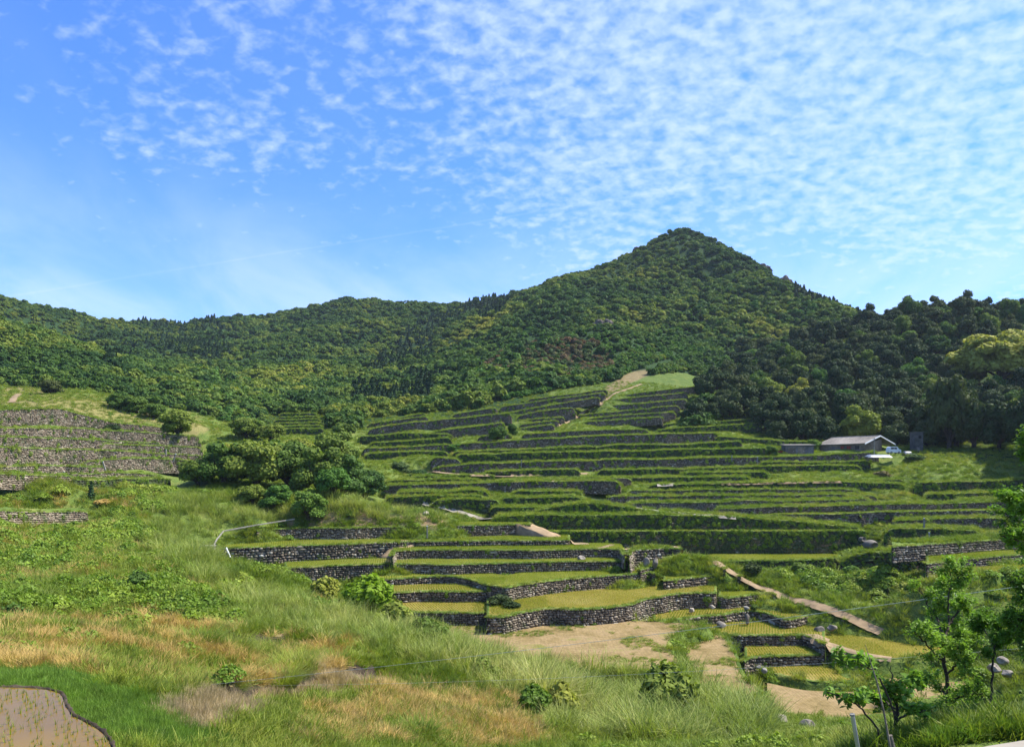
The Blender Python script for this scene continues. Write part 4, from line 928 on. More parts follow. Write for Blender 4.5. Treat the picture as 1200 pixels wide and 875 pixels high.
    tr = N('ShaderNodeMapRange', _interpolation_type='SMOOTHSTEP'); L(dd, tr.inputs[0]); tr.inputs[1].default_value = .0002; tr.inputs[2].default_value = .0019; tr.inputs[3].default_value = .10; tr.inputs[4].default_value = 0
    trv = MA('MULTIPLY', tr.outputs[0], MA('ADD', MA('MULTIPLY', veil, .9), .25))
    fac = MA('MAXIMUM', mr.outputs[0], fv); fac = MA('MINIMUM', MA('ADD', fac, trv), .93)
    up = MA('GREATER_THAN', z, -.02); fac = MA('MULTIPLY', fac, up)
    mix = N('ShaderNodeMix', _data_type='RGBA'); L(fac, mix.inputs[0]); L(tint.outputs[2], mix.inputs[6]); mix.inputs[7].default_value = CLOUDCOL
    L(mix.outputs[2], bg.inputs[0])
    s = bpy.data.lights.new('sun', 'SUN'); s.energy = 5.0; s.angle = math.radians(.6); s.color = (1, .95, .86)
    o = bpy.data.objects.new('sun', s); COL.objects.link(o)
    e, a_ = math.radians(SUN_EL), math.radians(SUN_AZ)
    d = Vector((math.cos(e)*math.cos(a_), math.cos(e)*math.sin(a_), math.sin(e))); o.rotation_euler = d.to_track_quat('Z', 'Y').to_euler(); o.location = d*300
    c = bpy.data.cameras.new('camera'); co = bpy.data.objects.new('camera', c); COL.objects.link(co)
    co.location = (0, 0, ZC); co.rotation_euler = (PI/2, 0, 0); c.sensor_width = 36; c.lens = 36*F/1200; c.shift_y = (YH-437.5)/1200; c.clip_end = 6000; c.clip_start = .2
    SC.camera = co
    v = SC.view_settings; SC.display_settings.display_device = 'sRGB'; v.view_transform = 'Standard'; v.look = 'None'; v.gamma = 1; v.exposure = EXPO; v.use_curve_mapping = False
    SC.render.engine = 'CYCLES'; cy_ = SC.cycles; cy_.use_denoising = True; cy_.max_bounces = 5; cy_.diffuse_bounces = 2; cy_.glossy_bounces = 2; cy_.transmission_bounces = 3; cy_.transparent_max_bounces = 4; cy_.volume_bounces = 0; cy_.use_adaptive_sampling = True; cy_.caustics_reflective = False; cy_.caustics_refractive = False
    try: cy_.denoiser = 'OPENIMAGEDENOISE'; cy_.denoising_prefilter = 'ACCURATE'
    except Exception: pass

# ---------------------------------------------------------------- ways laid on the ground
def hitpix(bvh, px, py):
    d = Vector(((px-600)/F, 1, (YH-py)/F)).normalized(); h = bvh.ray_cast(Vector((0,0,ZC)), d)
    return h[0]
def drape(name, bvh, pts, w, mat, lift=.06, step=.5, register=True):
    W = [hitpix(bvh, x, y) for x, y in pts]; W = [p for p in W if p is not None]
    L = resample(np.array([p[:] for p in W]), step)
    # lateral direction = perpendicular in plan
    N = normals2(L); n = len(L); m = 5; V = []
    ww = np.asarray(w if hasattr(w, '__len__') else [w, w], float); wi = np.interp(np.linspace(0, 1, n), np.linspace(0, 1, len(ww)), ww)
    edge = np.random.default_rng(len(pts)).normal(0, .17, (2, n)); 
    for k in range(m):
        s = (k/(m-1)-.5)
        for i in range(n):
            o = s*wi[i]+(edge[0, i] if k == 0 else edge[1, i] if k == m-1 else 0)
            x, y = L[i, 0]+N[i, 0]*o, L[i, 1]+N[i, 1]*o
            h = bvh.ray_cast(Vector((x, y, 400)), Vector((0,0,-1))); z = h[0].z if h[0] else L[i, 2]
            V.append([x, y, max(min(z, L[i, 2]+.5), L[i, 2]-.4)])
    V = np.array(V).reshape(m, n, 3)
    zc = V[:, :, 2].mean(0); k = np.ones(5)/5; zs = np.convolve(np.pad(zc, 2, 'edge'), k, 'valid')
    V[:, :, 2] = .72*V[:, :, 2]+.28*zs[None]+lift
    V[0, :, 2] -= lift*.9; V[-1, :, 2] -= lift*.9
    i = np.arange(n-1); Q = np.concatenate([np.stack([k*n+i, k*n+i+1, (k+1)*n+i+1, (k+1)*n+i], 1) for k in range(m-1)])
    o = struct(mk(name, V.reshape(-1, 3), Q, [M[mat]], None, True)); PATHS.append(([(p[0], p[1]) for p in L[::3]], float(ww.max())*.5)); return o

def build_ways(bvh):
    drape('dirt_track', bvh, [(700,642.5),(740,640),(770,639),(790,641),(812,648),(840,659),(868,674),(900,690),(930,702),(955,708),(985,718),(1005,727),(1022,735),(1034,740)], [1.0,1.3,1.8,1.9,2.0,2.0], 'dirt', .08)
    drape('curving_track', bvh, [(694,586),(705,587),(722,590.5),(750,595.5),(790,600),(830,603.5),(862,606)], [3.4,2.6,2.0,1.8], 'road', .10)
    def ramp(tp, zt, bt, zb):
        q = [P(x, y, -zt*F/(y-YH)) for x, y in tp]+[P(x, y, -zb*F/(y-YH)) for x, y in bt]
        A = [q[0], q[1], q[3], q[2]]; V = []; n = 9
        for i in range(n):
            for j in range(5):
                s, t_ = i/(n-1), j/4; p = (A[0]*(1-t_)+A[1]*t_)*(1-s)+(A[3]*(1-t_)+A[2]*t_)*s; V.append(p+np.array([0,0,.12+.08*math.sin(i*1.7+j*2.1)-(.10 if j in (1,3) else 0)]))
        m = len(V); V += [p-np.array([0,0,2.2]) for p in V]
        Fq = [(i*5+j, (i+1)*5+j, (i+1)*5+j+1, i*5+j+1) for i in range(n-1) for j in range(4)]
        rim = [j for j in range(5)]+[i*5+4 for i in range(1, n)]+[(n-1)*5+j for j in (3,2,1,0)]+[i*5 for i in range(n-2, 0, -1)]
        Fq += [(rim[k], rim[(k+1) % len(rim)], m+rim[(k+1) % len(rim)], m+rim[k]) for k in range(len(rim))]
        struct(mk('field_ramp', V, Fq, [M['dirt']], None, True))
    ramp([(470,633.3),(493,633)], Z5, [(445,652.8),(461,653.5)], Z3)
    ramp([(604,614.5),(623,613.8)], Z6, [(641,629),(657,628)], Z5)
    drape('field_ramp', bvh, [(668,635),(686,636.5)], 3.0, 'dirt', .15)
    drape('foot_path', bvh, [(497,589),(520,594),(535,599),(550,603.5),(562,606),(590,604)], 1.6, 'road', .12)
    drape('hillside_stairs', bvh, [(752,450),(735,456),(716,464),(703,474),(690,481),(668,492),(652,500)], [2.0,2.0,1.4,1.0], 'dirt', .15)
    drape('foot_path', bvh, [(770,568),(785,567.5),(800,565.5)], 1.5, 'road', .12)
    drape('orange_strip', bvh, [(490,554),(510,551),(560,556),(620,556.5),(690,555)], [1.5,3.5,3.0], 'dirt', .12)
    drape('orange_strip', bvh, [(845,566.5),(900,565.2),(985,563.8)], .7, 'dirt', .14)
    drape('dirt_bank', bvh, [(952,744),(962,749),(975,757),(995,763),(1020,768),(1045,771)], [2.5,3.0,1.6,1.2], 'dirt', .15)
    drape('dirt_bank', bvh, [(14,472),(17,466),(22,462)], 2.5, 'dirt', .2)

# ---------------------------------------------------------------- farm
def build_farm():
    ux, uy = -.423, .906; D0 = 190; C0 = P(1013, 530, D0); gz = C0[2]; Lh, Wd = 14.6, 10.5
    e = empty('farmhouse', (C0[0], C0[1], gz)); tag(e, 'long low farmhouse with weathered board walls and grey sheet roof at the wood edge', 'house')
    U = np.array([ux, uy, 0]); W = np.array([.906, .423, 0]); Zv = np.array([0,0,1.])
    def q(a, b, c): return U*a+W*b+Zv*c          # along the long side, along the gable, up
    eh, rh = 2.35, 4.35; Wb = 6.6                 # body depth; the rest is an open porch
    mb = MB()
    def slab(p0, p1, p2, p3, n_, th): # quad thickened along n_
        a = [np.array(p) for p in (p0, p1, p2, p3)]; b = [p+np.array(n_)*th for p in a]; mb.hexa(a+b)
    # walls, with real openings on the long front side
    ops = [(1.6,3.0,.9,1.9),(4.2,5.6,0,1.9),(6.4,7.6,.9,1.9),(9.2,10.6,.3,1.9)]
    xs = [0]
    th = .15
    last = 0
    for (a, b, lo, hi) in ops:
        slab(q(last,0,-.4), q(a,0,-.4), q(a,0,eh), q(last,0,eh), W, th)
        slab(q(a,0,hi), q(b,0,hi), q(b,0,eh), q(a,0,eh), W, th)
        if lo > 0: slab(q(a,0,-.4), q(b,0,-.4), q(b,0,lo), q(a,0,lo), W, th)
        last = b
    slab(q(last,0,-.4), q(Lh,0,-.4), q(Lh,0,eh), q(last,0,eh), W, th)
    V0 = len(mb.v)
    # gable end towards the viewer: wall to the ridge, porch beyond
    slab(q(0,th+.003,-.4), q(0,Wb,-.4), q(0,Wb,3.6), q(0,th+.003,eh), U, th)
    slab(q(Lh-th,th+.003,-.4), q(Lh-th,Wd,-.4), q(Lh-th,Wd,eh), q(Lh-th,th+.003,eh), U, th)
    slab(q(th+.003,Wb,-.4), q(Lh-th-.003,Wb,-.4), q(Lh-th-.003,Wb,3.3), q(th+.003,Wb,3.3), W, -.12)
    mb.build('wall', M['plank'], e)
    mr = MB(); hw = Wd/2; ov = .6
    def sl(a0, a1, b0, z0, b1, z1, t_=.12):
        A = [q(a0,b0,z0), q(a1,b0,z0), q(a1,b1,z1), q(a0,b1,z1)]; mr.hexa(A+[p+Zv*t_ for p in A])
    sl(-ov, Lh+ov, -ov, eh-.08, hw-.0, rh); sl(-ov, Lh+ov, hw+.003, rh, Wd+ov, eh-.15)
    roof = mr.build('roof', M['roof'], e)
    m2 = MB()
    for k in range(26):                      # corrugation laps on the roof slope
        a = -ov+.2+k*.6; 
        if a < Lh+ov: m2.tube([q(a,-ov,eh+.05), q(a,hw,rh+.13)], .035, 4)
    m2.build('roof_rib', M['roof'], roof)
    m3 = MB(); m3.tube([q(-ov,hw,rh+.16), q(Lh+ov,hw,rh+.16)], .12, 6); m3.build('ridge_cap', M['concrete'], roof)
    for (b0, z0, b1, z1) in ((-ov, eh-.10, hw, rh+.02), (Wd+ov, eh-.17, hw, rh+.02)):
        mm = MB(); A = [q(-ov-.14,b0,z0-.16), q(-ov-.003,b0,z0-.16), q(-ov-.003,b1,z1-.12), q(-ov-.14,b1,z1-.12)]; mm.hexa(A+[p+Zv*.32 for p in A]); mm.build('barge_board', M['white'], roof)
    for i, (a, b, lo, hi) in enumerate(ops):
        door = lo < .5
        f = MB(); c = q((a+b)/2, .10, (lo+hi)/2); rz = math.atan2(uy, ux)
        f.box(tuple(c), (b-a-.02, .06, hi-lo-.02), rz)
        w_ = f.build('door' if door else 'window', M['red'] if i in (1, 2) else (M['greyplank'] if door else M['glass']), e)
        if i in (1, 2): w_['label'] = 'faded red panel' 
        g = MB()
        for k in range(3): g.box(tuple(q(a+.05+(b-a-.1)*k/2, .03, (lo+hi)/2)), (.07, .05, hi-lo-.04), rz)
        g.box(tuple(q((a+b)/2, .028, hi-.05)), (b-a-.2, .04, .07), rz); g.build('frame', M['plank'], w_)
    for k in range(3):
        po = MB(); po.tube([q(.2+k*5.5, Wd-.2, -.5), q(.2+k*5.5, Wd-.2, eh-.05)], .09, 6); po.build('post', M['plank'], e)
    be = MB(); be.box(tuple(q(.1, (Wb+Wd)/2, eh+.0)), (.14, Wd-Wb-.2, .16), math.atan2(.423, .906)+PI/2); be.build('porch_beam', M['plank'], e)
    # shed
    s0 = P(934.5, 533, 197); e2 = empty('plank_shed', tuple(s0), -.08); tag(e2, 'small grey plank shed with a flat low roof left of the farmhouse', 'shed')
    b = MB(); b.box((0,0,1.15), (7.4, 4, 3.0)); b.build('wall', M['greyplank'], e2)
    b = MB(); b.box((0,0,2.78), (8.2, 4.8, .16), 0, .06); b.build('roof', M['roof'], e2)
    for x in (-2.2, .4):
        b = MB(); b.box((x,-2.03,.95), (1.7, .06, 2.1)); d_ = b.build('door', M['plank'], e2)
        b = MB(); b.box((x+.6,-2.08,1.0), (.06, .05, .3)); b.build('handle', M['steel'], d_)
    for x in (-3.6, -1.2, 1.3, 3.6):
        b = MB(); b.box((x,-2.05,1.15), (.12, .09, 3.0)); b.build('post', M['plank'], e2)
    # red bin
    s1 = P(913, 533, 196); e3 = empty('red_container', tuple(s1)); tag(e3, 'small faded red container standing left of the plank shed', 'container')
    b = MB(); b.box((0,0,.5), (1.5, 1.2, 1.1)); b.build('body', M['red'], e3)
    b = MB(); b.box((0,0,1.09), (1.6, 1.3, .08)); b.build('lid', M['red'], e3)
    for x in (-.45, 0, .45):
        b = MB(); b.box((x,-.62,.5), (.08, .05, 1.0)); b.build('rib', M['dark'], e3)
    # utility pole
    p0 = P(1024.5, 537, 184); e4 = empty('utility_pole', tuple(p0)); tag(e4, 'thin wooden pole with a short crossarm in front of the farmhouse gable', 'pole')
    b = MB(); b.tube([(0,0,-.6),(0,0,5.3)], [.13,.09], 8); b.build('post', M['concrete'], e4)
    b = MB(); b.box((0,0,4.9), (.9,.08,.09)); b.build('crossarm', M['plank'], e4)
    for x in (-.35,.35):
        b = MB(); b.tube([(x,0,4.95),(x,0,5.12)], .04, 6); b.build('insulator', M['white'], e4)
    # white van
    v0 = P(1047, 531.5, 187); e5 = empty('white_van', tuple(v0), .15); tag(e5, 'small white van parked by the farmhouse porch', 'van')
    prof = [(-1.6,.35),(-1.6,1.05),(-1.25,1.75),(.55,1.78),(1.05,1.15),(1.6,1.0),(1.65,.35)]
    n = len(prof); V = [(x,-.7,z) for x, z in prof]+[(x,.7,z) for x, z in prof]; Fc = [tuple(range(n)), tuple(range(n, 2*n))[::-1]]+[(i, (i+1) % n, n+(i+1) % n, n+i) for i in range(n)]
    b = MB(); b.add(V, [tuple(reversed(f)) for f in Fc]); body = b.build('body', M['white'], e5)
    md = body.modifiers.new('bevel', 'BEVEL'); md.width = .06; md.segments = 2
    for (x0, x1) in ((-1.2,-.35),(-.25,.5)):
        b = MB(); b.box(((x0+x1)/2,-.705,1.38), (x1-x0,.03,.42)); b.build('window', M['glass'], e5)
    b = MB(); b.box((.86,0,1.45), (.04,1.15,.55), 0, 0, -.7); b.build('windscreen', M['glass'], e5)
    for x in (-1.05, 1.05):
        for y in (-.62, .62):
            b = MB(); b.tube([(x,y-.09,.3),(x,y+.09,.3)], .3, 14); wh = b.build('wheel', M['tyre'], e5)
            b = MB(); b.tube([(x,y-.10 if y < 0 else y+.08,.3),(x,y-.08 if y < 0 else y+.10,.3)], .16, 12); b.build('hubcap', M['steel'], wh)
    for y in (-.5,.5):
        b = MB(); b.box((1.64,y,.82), (.05,.25,.14)); b.build('headlight', M['steel'], e5)
    # concrete tower at the wood edge
    t0 = P(1074, 532, 193); e6 = empty('concrete_hut', tuple(t0), .1); tag(e6, 'tall narrow grey concrete hut in deep shade under the trees', 'hut')
    b = MB(); b.box((0,0,2.6), (2.3,2.2,6.2)); b.build('wall', M['hutwall'], e6)
    b = MB(); b.box((0,0,5.8), (2.7,2.6,.2)); b.build('roof', M['hutwall'], e6)
    b = MB(); b.box((.2,-1.12,4.5), (.7,.06,.7)); b.build('window', M['dark'], e6)
    b = MB(); b.box((-.3,-1.12,.9), (.8,.06,1.9)); b.build('door', M['greyplank'], e6)
    # plastic sheets and low frames
    for (px, py, D, w, d, lab) in ((1029,535,183,6.2,2.6,'long pale plastic covered seedling bed below the farmhouse gable'),(1063,531,190,2.0,1.6,'small pale plastic sheet lying right of the white van')):
        c = P(px, py, D); r = np.random.default_rng(int(px)); nx, ny = 14, 8; V = []
        for j in range(ny):
            for i in range(nx):
                u = i/(nx-1)-.5; v = j/(ny-1)-.5; V.append([c[0]+u*w, c[1]+v*d, c[2]+.55*math.cos(v*PI)**.6*min(1, (0.5-abs(u))*12)+r.normal(0,.02) if abs(v) < .49 else c[2]-.2])
        Q = np.array([[j*nx+i, j*nx+i+1, (j+1)*nx+i+1, (j+1)*nx+i] for j in range(ny-1) for i in range(nx-1)])
        tag(mk('plastic_cover', np.array(V), Q, [M['sheet']], None, True), lab, 'plastic cover')
    global EXCL
    cc = C0+U*7+W*5; EXCL += [(cc[0], cc[1], 9.5), (s0[0], s0[1], 4.6), (v0[0], v0[1], 2.2), (p0[0], p0[1], .6)]

# ---------------------------------------------------------------- trees and bushes
def build_trees(bvh, kinds):
    def gz(px, py, D):
        X = (px-600)/F*D; h = bvh.ray_cast(Vector((X, D, 400)), Vector((0,0,-1))); return (X, D, h[0].z-.1)
    oakT = [tree_proto('t', 200+i, 5.0, 7.6, .6, 34, 5200, .40, 'wood', .27) for i in range(3)]
    broad = [tree_proto('t', 210+i, 5.0, 7.6, .5, 32, 5200, .34, 'oak', .27) for i in range(3)]
    bush = [tree_proto('t', 220+i, 1.6, 2.0, .15, 12, 1700, .19, 'oak', .38) for i in range(2)]
    gold = tree_proto('t', 230, 9.0, 10.5, 3.0, 80, 17000, .55, 'wood', .2, low=.5)
    con = [tree_proto('t', 240, 1, 1, 1, 2, 10, .1, 'cedar')]
    r = random.Random(5)
    def put(name, pr, px, py, D, R, H, label, cat, cm=None, group=None, R0=5.0, H0=8.2, lift=0):
        x, y, z = gz(px, py, D); e = plant(name, pr, (x, y, z+lift), R/R0, r.random()*6.28, label, cat, group, H/H0, cm); return e
    gl = 'trees of the thicket in the middle left'
    L = [(232,575,140,4,6,'small dark tree at the left end of the central thicket',None),(262,570,142,6,8.8,'broad dark tree on the left of the central thicket beside the grey walls',None),
     (300,575,143,7,11,'largest dark spreading tree of the central thicket',None),(340,575,146,7,11.8,'tall rounded tree at the peak of the central thicket',None),
     (374,580,140,6,9.6,'olive tree just right of the thicket peak',None),(402,575,142,6,8.8,'reddish tinged tree on the right flank of the central thicket',None),
     (428,570,150,5.2,6.6,'low yellowish tree at the right end of the central thicket',None),(322,592,128,3.4,4.4,'low bright tree at the front of the thicket above the reeds','bright'),
     (362,596,124,3.6,5.2,'fresh green tree standing in the front reeds of the thicket','bright'),(296,590,128,3.2,4.2,'low dark tree at the front left of the thicket',None),
     (392,592,130,3.8,6,'bright green tree at the front right of the thicket','bright'),(275,545,165,6,7.5,'dark tree behind the thicket near the end of the hillside walls',None),
     (392,545,176,6,8.8,'yellow topped tree rising behind the right of the thicket',None),(345,548,168,6,8,'dark tree behind the peak of the thicket',None),(318,512,205,4.5,5.5,'small tree just below the tiny valley terraces',None),
     (207,508,190,5.2,7.2,'round dark tree with golden top at the end of the left hillside walls',None),(130,494,186,2.8,3.4,'small round bush above the left hillside walls','wood'),(153,496,187,2.4,2.7,'dull low bush beside the small round bush above the walls','wood'),
     (288,512,205,5,6.3,'dark tree left of the tiny valley terraces',None),(160,474,214,4.6,5.6,'rounded tree at the foot of the left wooded spur',None),(138,472,214,4,4.8,'darker tree left of the rounded tree at the spur foot',None),(180,476,212,4,5,'yellowish tree right of the rounded tree at the spur foot',None),
     (60,463,225,4,4.6,'golden bush in the rough grass above the left walls','wood'),(584,515,212,3.4,5.4,'round dark tree alone on the upper terraces',None),(601,506,224,1.9,4.0,'slender small tree right of the round terrace tree',None),
     (904,534,190,2.0,3.2,'dark green bush left of the red container',None),(953,531,203,2.4,4.0,'bright small tree between the shed and the farmhouse','bright'),
     (470,551,182,3,3.4,'dull bush at the left of the shrubs beside the long grey wall','rust'),(489,551,180,3,3.8,'dark shrub in the middle left of the long grey wall',None),(502,550,178,2.2,3.2,'bright shrub touching the left end of the long grey wall','bright'),
     (532,528,208,2.6,2.8,'low bright shrub at the left end of the big straight wall','bright')]
    for (px, py, D, R, H, lab, cm) in L:
        put('broadleaf_tree' if H > 3.5 else 'shrub', r.choice(broad), px, py, D, R, H, lab, 'tree' if H > 3.5 else 'bush', cm, gl if 'thicket' in lab else None)
    B = [(775,826,56,3.1,4.2,'dark glossy bush standing out of the pale reeds',None),(432,736,70,3.0,3.9,'vivid yellow green bush at the upper edge of the reeds','yellow'),(655,852,50,1.7,2.7,'small dark green bush low in the front reeds',None),
     (500,778,60,1.9,2.4,'dark leafy bush at the lower edge of the reeds, left of the others',None),(566,802,54,1.5,2.0,'small dark bush where the reeds meet the dry grass',None),(622,842,47,1.5,2.0,'dark leafy bush low between reeds and dry grass','weed'),(462,752,66,2.0,2.6,'dark bush just right of the vivid yellow green bush',None),(385,722,72,2.0,2.5,'round shrub in the reeds left of the vivid yellow green bush',None),(865,845,52,1.2,1.2,'grey green bush at the right end of the reeds','wood'),(585,700,92,1.6,1.5,'dark bramble on the prow of the bent stone wall','wood'),(600,712,90,1.3,1.0,'low bramble at the foot of the prow of the bent wall','wood'),(1072,537,185,2.8,1.9,'rust brown bush right of the farmhouse','rust'),(1036,550,176,2.6,1.5,'pale brown brush heap below the seedling bed','rust'),
     (935,662,111,1.8,1.6,'shrub on the overgrown wall at the head of the gully',None),(880,668,110,1.8,2.0,'grey green shrub where the track passes the gully head','wood'),(1060,690,98,2.0,2.2,'dark bush in the gully left of the tall sapling',None),(883,703,99,.7,.9,'tiny dark bush on top of the crumbling wall',None),
     (120,585,116,1.7,1.2,'white flowering bush in the meadow right of the small cypress','straw'),(15,740,44,1.2,1.6,'dark leafy bush at the left edge of the meadow',None),(160,716,60,1.3,1.6,'dark green bush in the left meadow',None),(1000,670,108,1.6,1.6,'round green bush on the floor of the gully','bright')]
    for (px, py, D, R, H, lab, cm) in B:
        put('bush', r.choice(bush), px, py, D, R, H, lab, 'bush', cm, None, 1.6, 2.15)
    # small cypress in the meadow
    x, y, z = gz(107, 588, 117); e = empty('cypress', (x, y, z)); tag(e, 'small dark conical cypress alone in the left meadow', 'tree')
    V, Fq = conifer(250, .75, 2.9, 500, .28); mk('crown', V, Fq, [M['cedar']], e); mb = MB(); mb.tube([(0,0,-.4),(0,0,1.2)], [.09,.05], 6); mb.build('trunk', M['bark'], e)
    # great flowering tree on the right
    x, y, z = gz(1172, 470, 262)
    g = put('great_tree', gold, 1172, 470, 262, 17.5, 21, 'huge golden topped tree bulging from the wood at the right edge', 'tree', 'gold', None, 9.0, 13.5)
    # trees of the dark wood behind the farmhouse
    placed = [(x, y, 15)]; cnt = 0; cand = []; rr = np.random.default_rng(77)
    X, Y = sample(2600, 800, 1330, 200, 400, 78, lg=False); Z = ground_z(X, Y); px, py = proj(X, Y, Z)
    poly = [(806,478),(832,452),(870,420),(960,385),(1030,372),(1110,372),(1340,362),(1340,560),(1090,532),(1040,524),(900,521),(893,500),(860,492),(812,498)]
    ok = inpoly(px, py, poly)
    order = np.argsort(Y[ok]); XX, YY, ZZ = X[ok], Y[ok], Z[ok]
    for i in rr.permutation(len(XX)):
        a, b = XX[i], YY[i]; R = rr.uniform(3.8, 6.6)*(1.0 if b < 330 else 1.1)
        if any((a-c)**2+(b-d)**2 < (.62*(R+q))**2 for c, d, q in placed): continue
        if (a-98)**2+(b-196)**2 < 12**2: continue
        placed.append((a, b, R)); cand.append((a, b, ZZ[i], R, rr.uniform(.9, 1.35), i))
    # leave out what stands wholly behind other crowns: near to far cover map in 3 px cells
    cov = set(); sc_ = []
    for (a, b, z0, R, hs, i) in sorted(cand, key=lambda q: q[1]):
        p_, q_ = proj(a, b, z0+R/5*hs*4.6); rx = R*F/b/3.5; ry = R*hs*.85*F/b/3.5
        cells = [(int(p_/3)+dx, int(q_/3)+dy) for dx in range(-int(rx), int(rx)+1) for dy in range(-int(ry), int(ry)+1) if (dx/rx)**2+(dy/ry)**2 <= 1]
        inside = [c for c in cells if 0 <= c[0]*3 <= 1210]; new = [c for c in inside if c not in cov]; cov.update(cells)
        off = p_ > 1215
        sc_.append((len(new)/max(1, len(cells))*len(cells)+(6 if off and b < 260 else 0), (a, b, z0, R, hs, i)))
    sc_.sort(key=lambda q: -q[0])
    for s_, (a, b, z0, R, hs, i) in [q for q in sc_[:270] if q[0] > 2]:
        cnt += 1
        rim = b > 330
        cm = 'bright' if rr.random() < .05 else ('oak' if rr.random() < .13 else None)
        lab = ('dark rounded tree in the upper rows of the wood along the right skyline' if rim else 'dark broadleaf tree packed in the shaded wood behind the farmhouse') if cm != 'bright' else 'fresh lighter green tree among the dark wood on the right'
        plant('wood_tree', oakT[i % 3], (a, b, z0-.3), R/5.0, rr.random()*6.28, lab, 'tree', {None:'dark trees','oak':'dark trees','bright':'light trees'}[cm]+(' on the skyline of the right wood' if rim and cm != 'bright' else ' of the right wood'), (R/5.0)*hs, cm)
    for k, (px, py, D, R, H) in enumerate([(1096,531,205,6,17),(1112,531,196,6.5,20),(1122,531,199,6.5,20),(1140,530,194,6.5,16),(1085,528,212,6,12),(1170,532,188,6,13),(1205,540,180,6.5,18),(1240,545,172,7.5,22),(1275,550,165,7.5,24),(1310,548,170,8,25),(1350,545,176,8,26),(1235,530,196,7.5,22),(1300,560,152,8,24),(1340,575,142,8,24)]):
        put('wood_tree', oakT[k % 3], px, py, D, R, H, 'dark tree at the lower edge of the wood right of the narrow concrete hut', 'tree', None, 'dark trees right of the concrete hut')
    print('WOOD', cnt)
    # tussocks
    tp = [blades(260+i, 900, 1.35, .75, .045, 1.2, 4, .8) for i in range(2)]; tm = [mk('tussock', v, f, [M['grass']], None, False, link=False).data for v, f in tp]
    for i, (px, py, D, s, lab) in enumerate([(233,772,41,1.15,'leftmost of the round grass tussocks in the dry terrace'),(270,768,42,1.1,'dark sided grass tussock, second from the left'),(303,764,43,1.0,'grass tussock in the middle of the row on the dry terrace'),(352,760,45,1.2,'broad grass tussock right of the row middle'),(388,750,47,1.3,'largest rounded grass tussock at the right end of the row'),
            (247,812,31,1.1,'grass tussock just above the pinkish seeding grass'),(330,800,36,.9,'yellowish tussock by the low bank edge'),(345,786,39,1.0,'grass tussock hanging over the dark bank'),(165,835,22.5,.55,'deep green tussock beside the corner paddy'),(292,742,52,1.0,'pale tussock in front of the leafy weeds'),(205,800,32,.8,'small tussock in the straw grass'),(490,850,33,.9,'green tussock in the front dry grass')]):
        o = bpy.data.objects.new('grass_tussock', tm[i % 2]); COL.objects.link(o); o.location = gz(px, py, D); o.scale = (s, s, s); o.rotation_euler = (0,0,i*1.3); tag(o, lab, 'grass tussock', 'round grass tussocks on the dry terrace')

def leaves_on(twigs, n, leaf, r, spread):
    """pointed leaves along twigs"""
    T0 = []; 
    ii = r.integers(0, len(twigs), n); s = r.random(n)
    A = np.array([t_[0] for t_ in twigs]); B_ = np.array([t_[1] for t_ in twigs])
    C = A[ii]*(1-s[:,None])+B_[ii]*s[:,None]+r.normal(0, spread, (n,3))
    d = unit(r.normal(0,1,(n,3))+np.array([0,0,-.1])); N = unit(r.normal(0,.6,(n,3))+np.array([0,0,1.0])); U = unit(d-N*(d*N).sum(1)[:,None]); W = np.cross(N, U)
    sz = leaf*(.6+.7*r.random(n))[:,None]
    V = np.stack([C-U*sz*.5, C+W*sz*.24+N*sz*.06, C+U*sz*.5-N*sz*.08, C-W*sz*.24+N*sz*.06], 1).reshape(-1,3)
    return V, np.arange(n*4).reshape(n,4)
def sapling(name, label, limbs, ntw, tw, nleaf, leaf, mat, bark, seed, spread, r0=.05, fr=(.35,1)):
    r = np.random.default_rng(seed); pts0 = P(*limbs[0][0]); e = empty(name, tuple(pts0)); tag(e, label, 'young tree')
    mb = MB(); twigs = []
    for k, lm in enumerate(limbs):
        W = np.array([P(*p) for p in lm])-pts0; W = resample(W+np.array([0,0,0]), .18) if False else W
        # smooth through the points
        tt = np.linspace(0, len(W)-1, len(W)*5); W = np.stack([np.interp(tt, np.arange(len(W)), W[:, c]) for c in range(3)], 1)
        W[1:-1] += r.normal(0, .015, W[1:-1].shape); n = len(W); rad = np.linspace(r0 if k == 0 else r0*.55, .008, n)
        mb.tube(W, rad.tolist(), 6)
        for j in range(ntw):
            i = int(r.uniform(*fr)*(n-1)); a = W[i]; L = tw*(.5+r.random())*(1.15-.5*i/n)
            d = unit(r.normal(0,1,(1,3))+np.array([[0,0,.45]]))[0]; b = a+d*L; m = (a+b)/2+np.array([0,0,.06*L])
            mb.tube([a, m, b], [.012,.008,.004], 4); twigs.append((m, b)); twigs.append((a+(m-a)*.5, m))
            for q_ in range(3):
                d2 = unit((d+r.normal(0,.7,3))[None])[0]; c = m+d2*L*.5; mb.tube([m, c], [.006,.003], 4); twigs.append((m, c))
    mb.build('trunk', M[bark], e, True)
    V, Q = leaves_on(twigs, nleaf, leaf, r, spread); mk('crown', V, Q, [M[mat]], e)
    return e
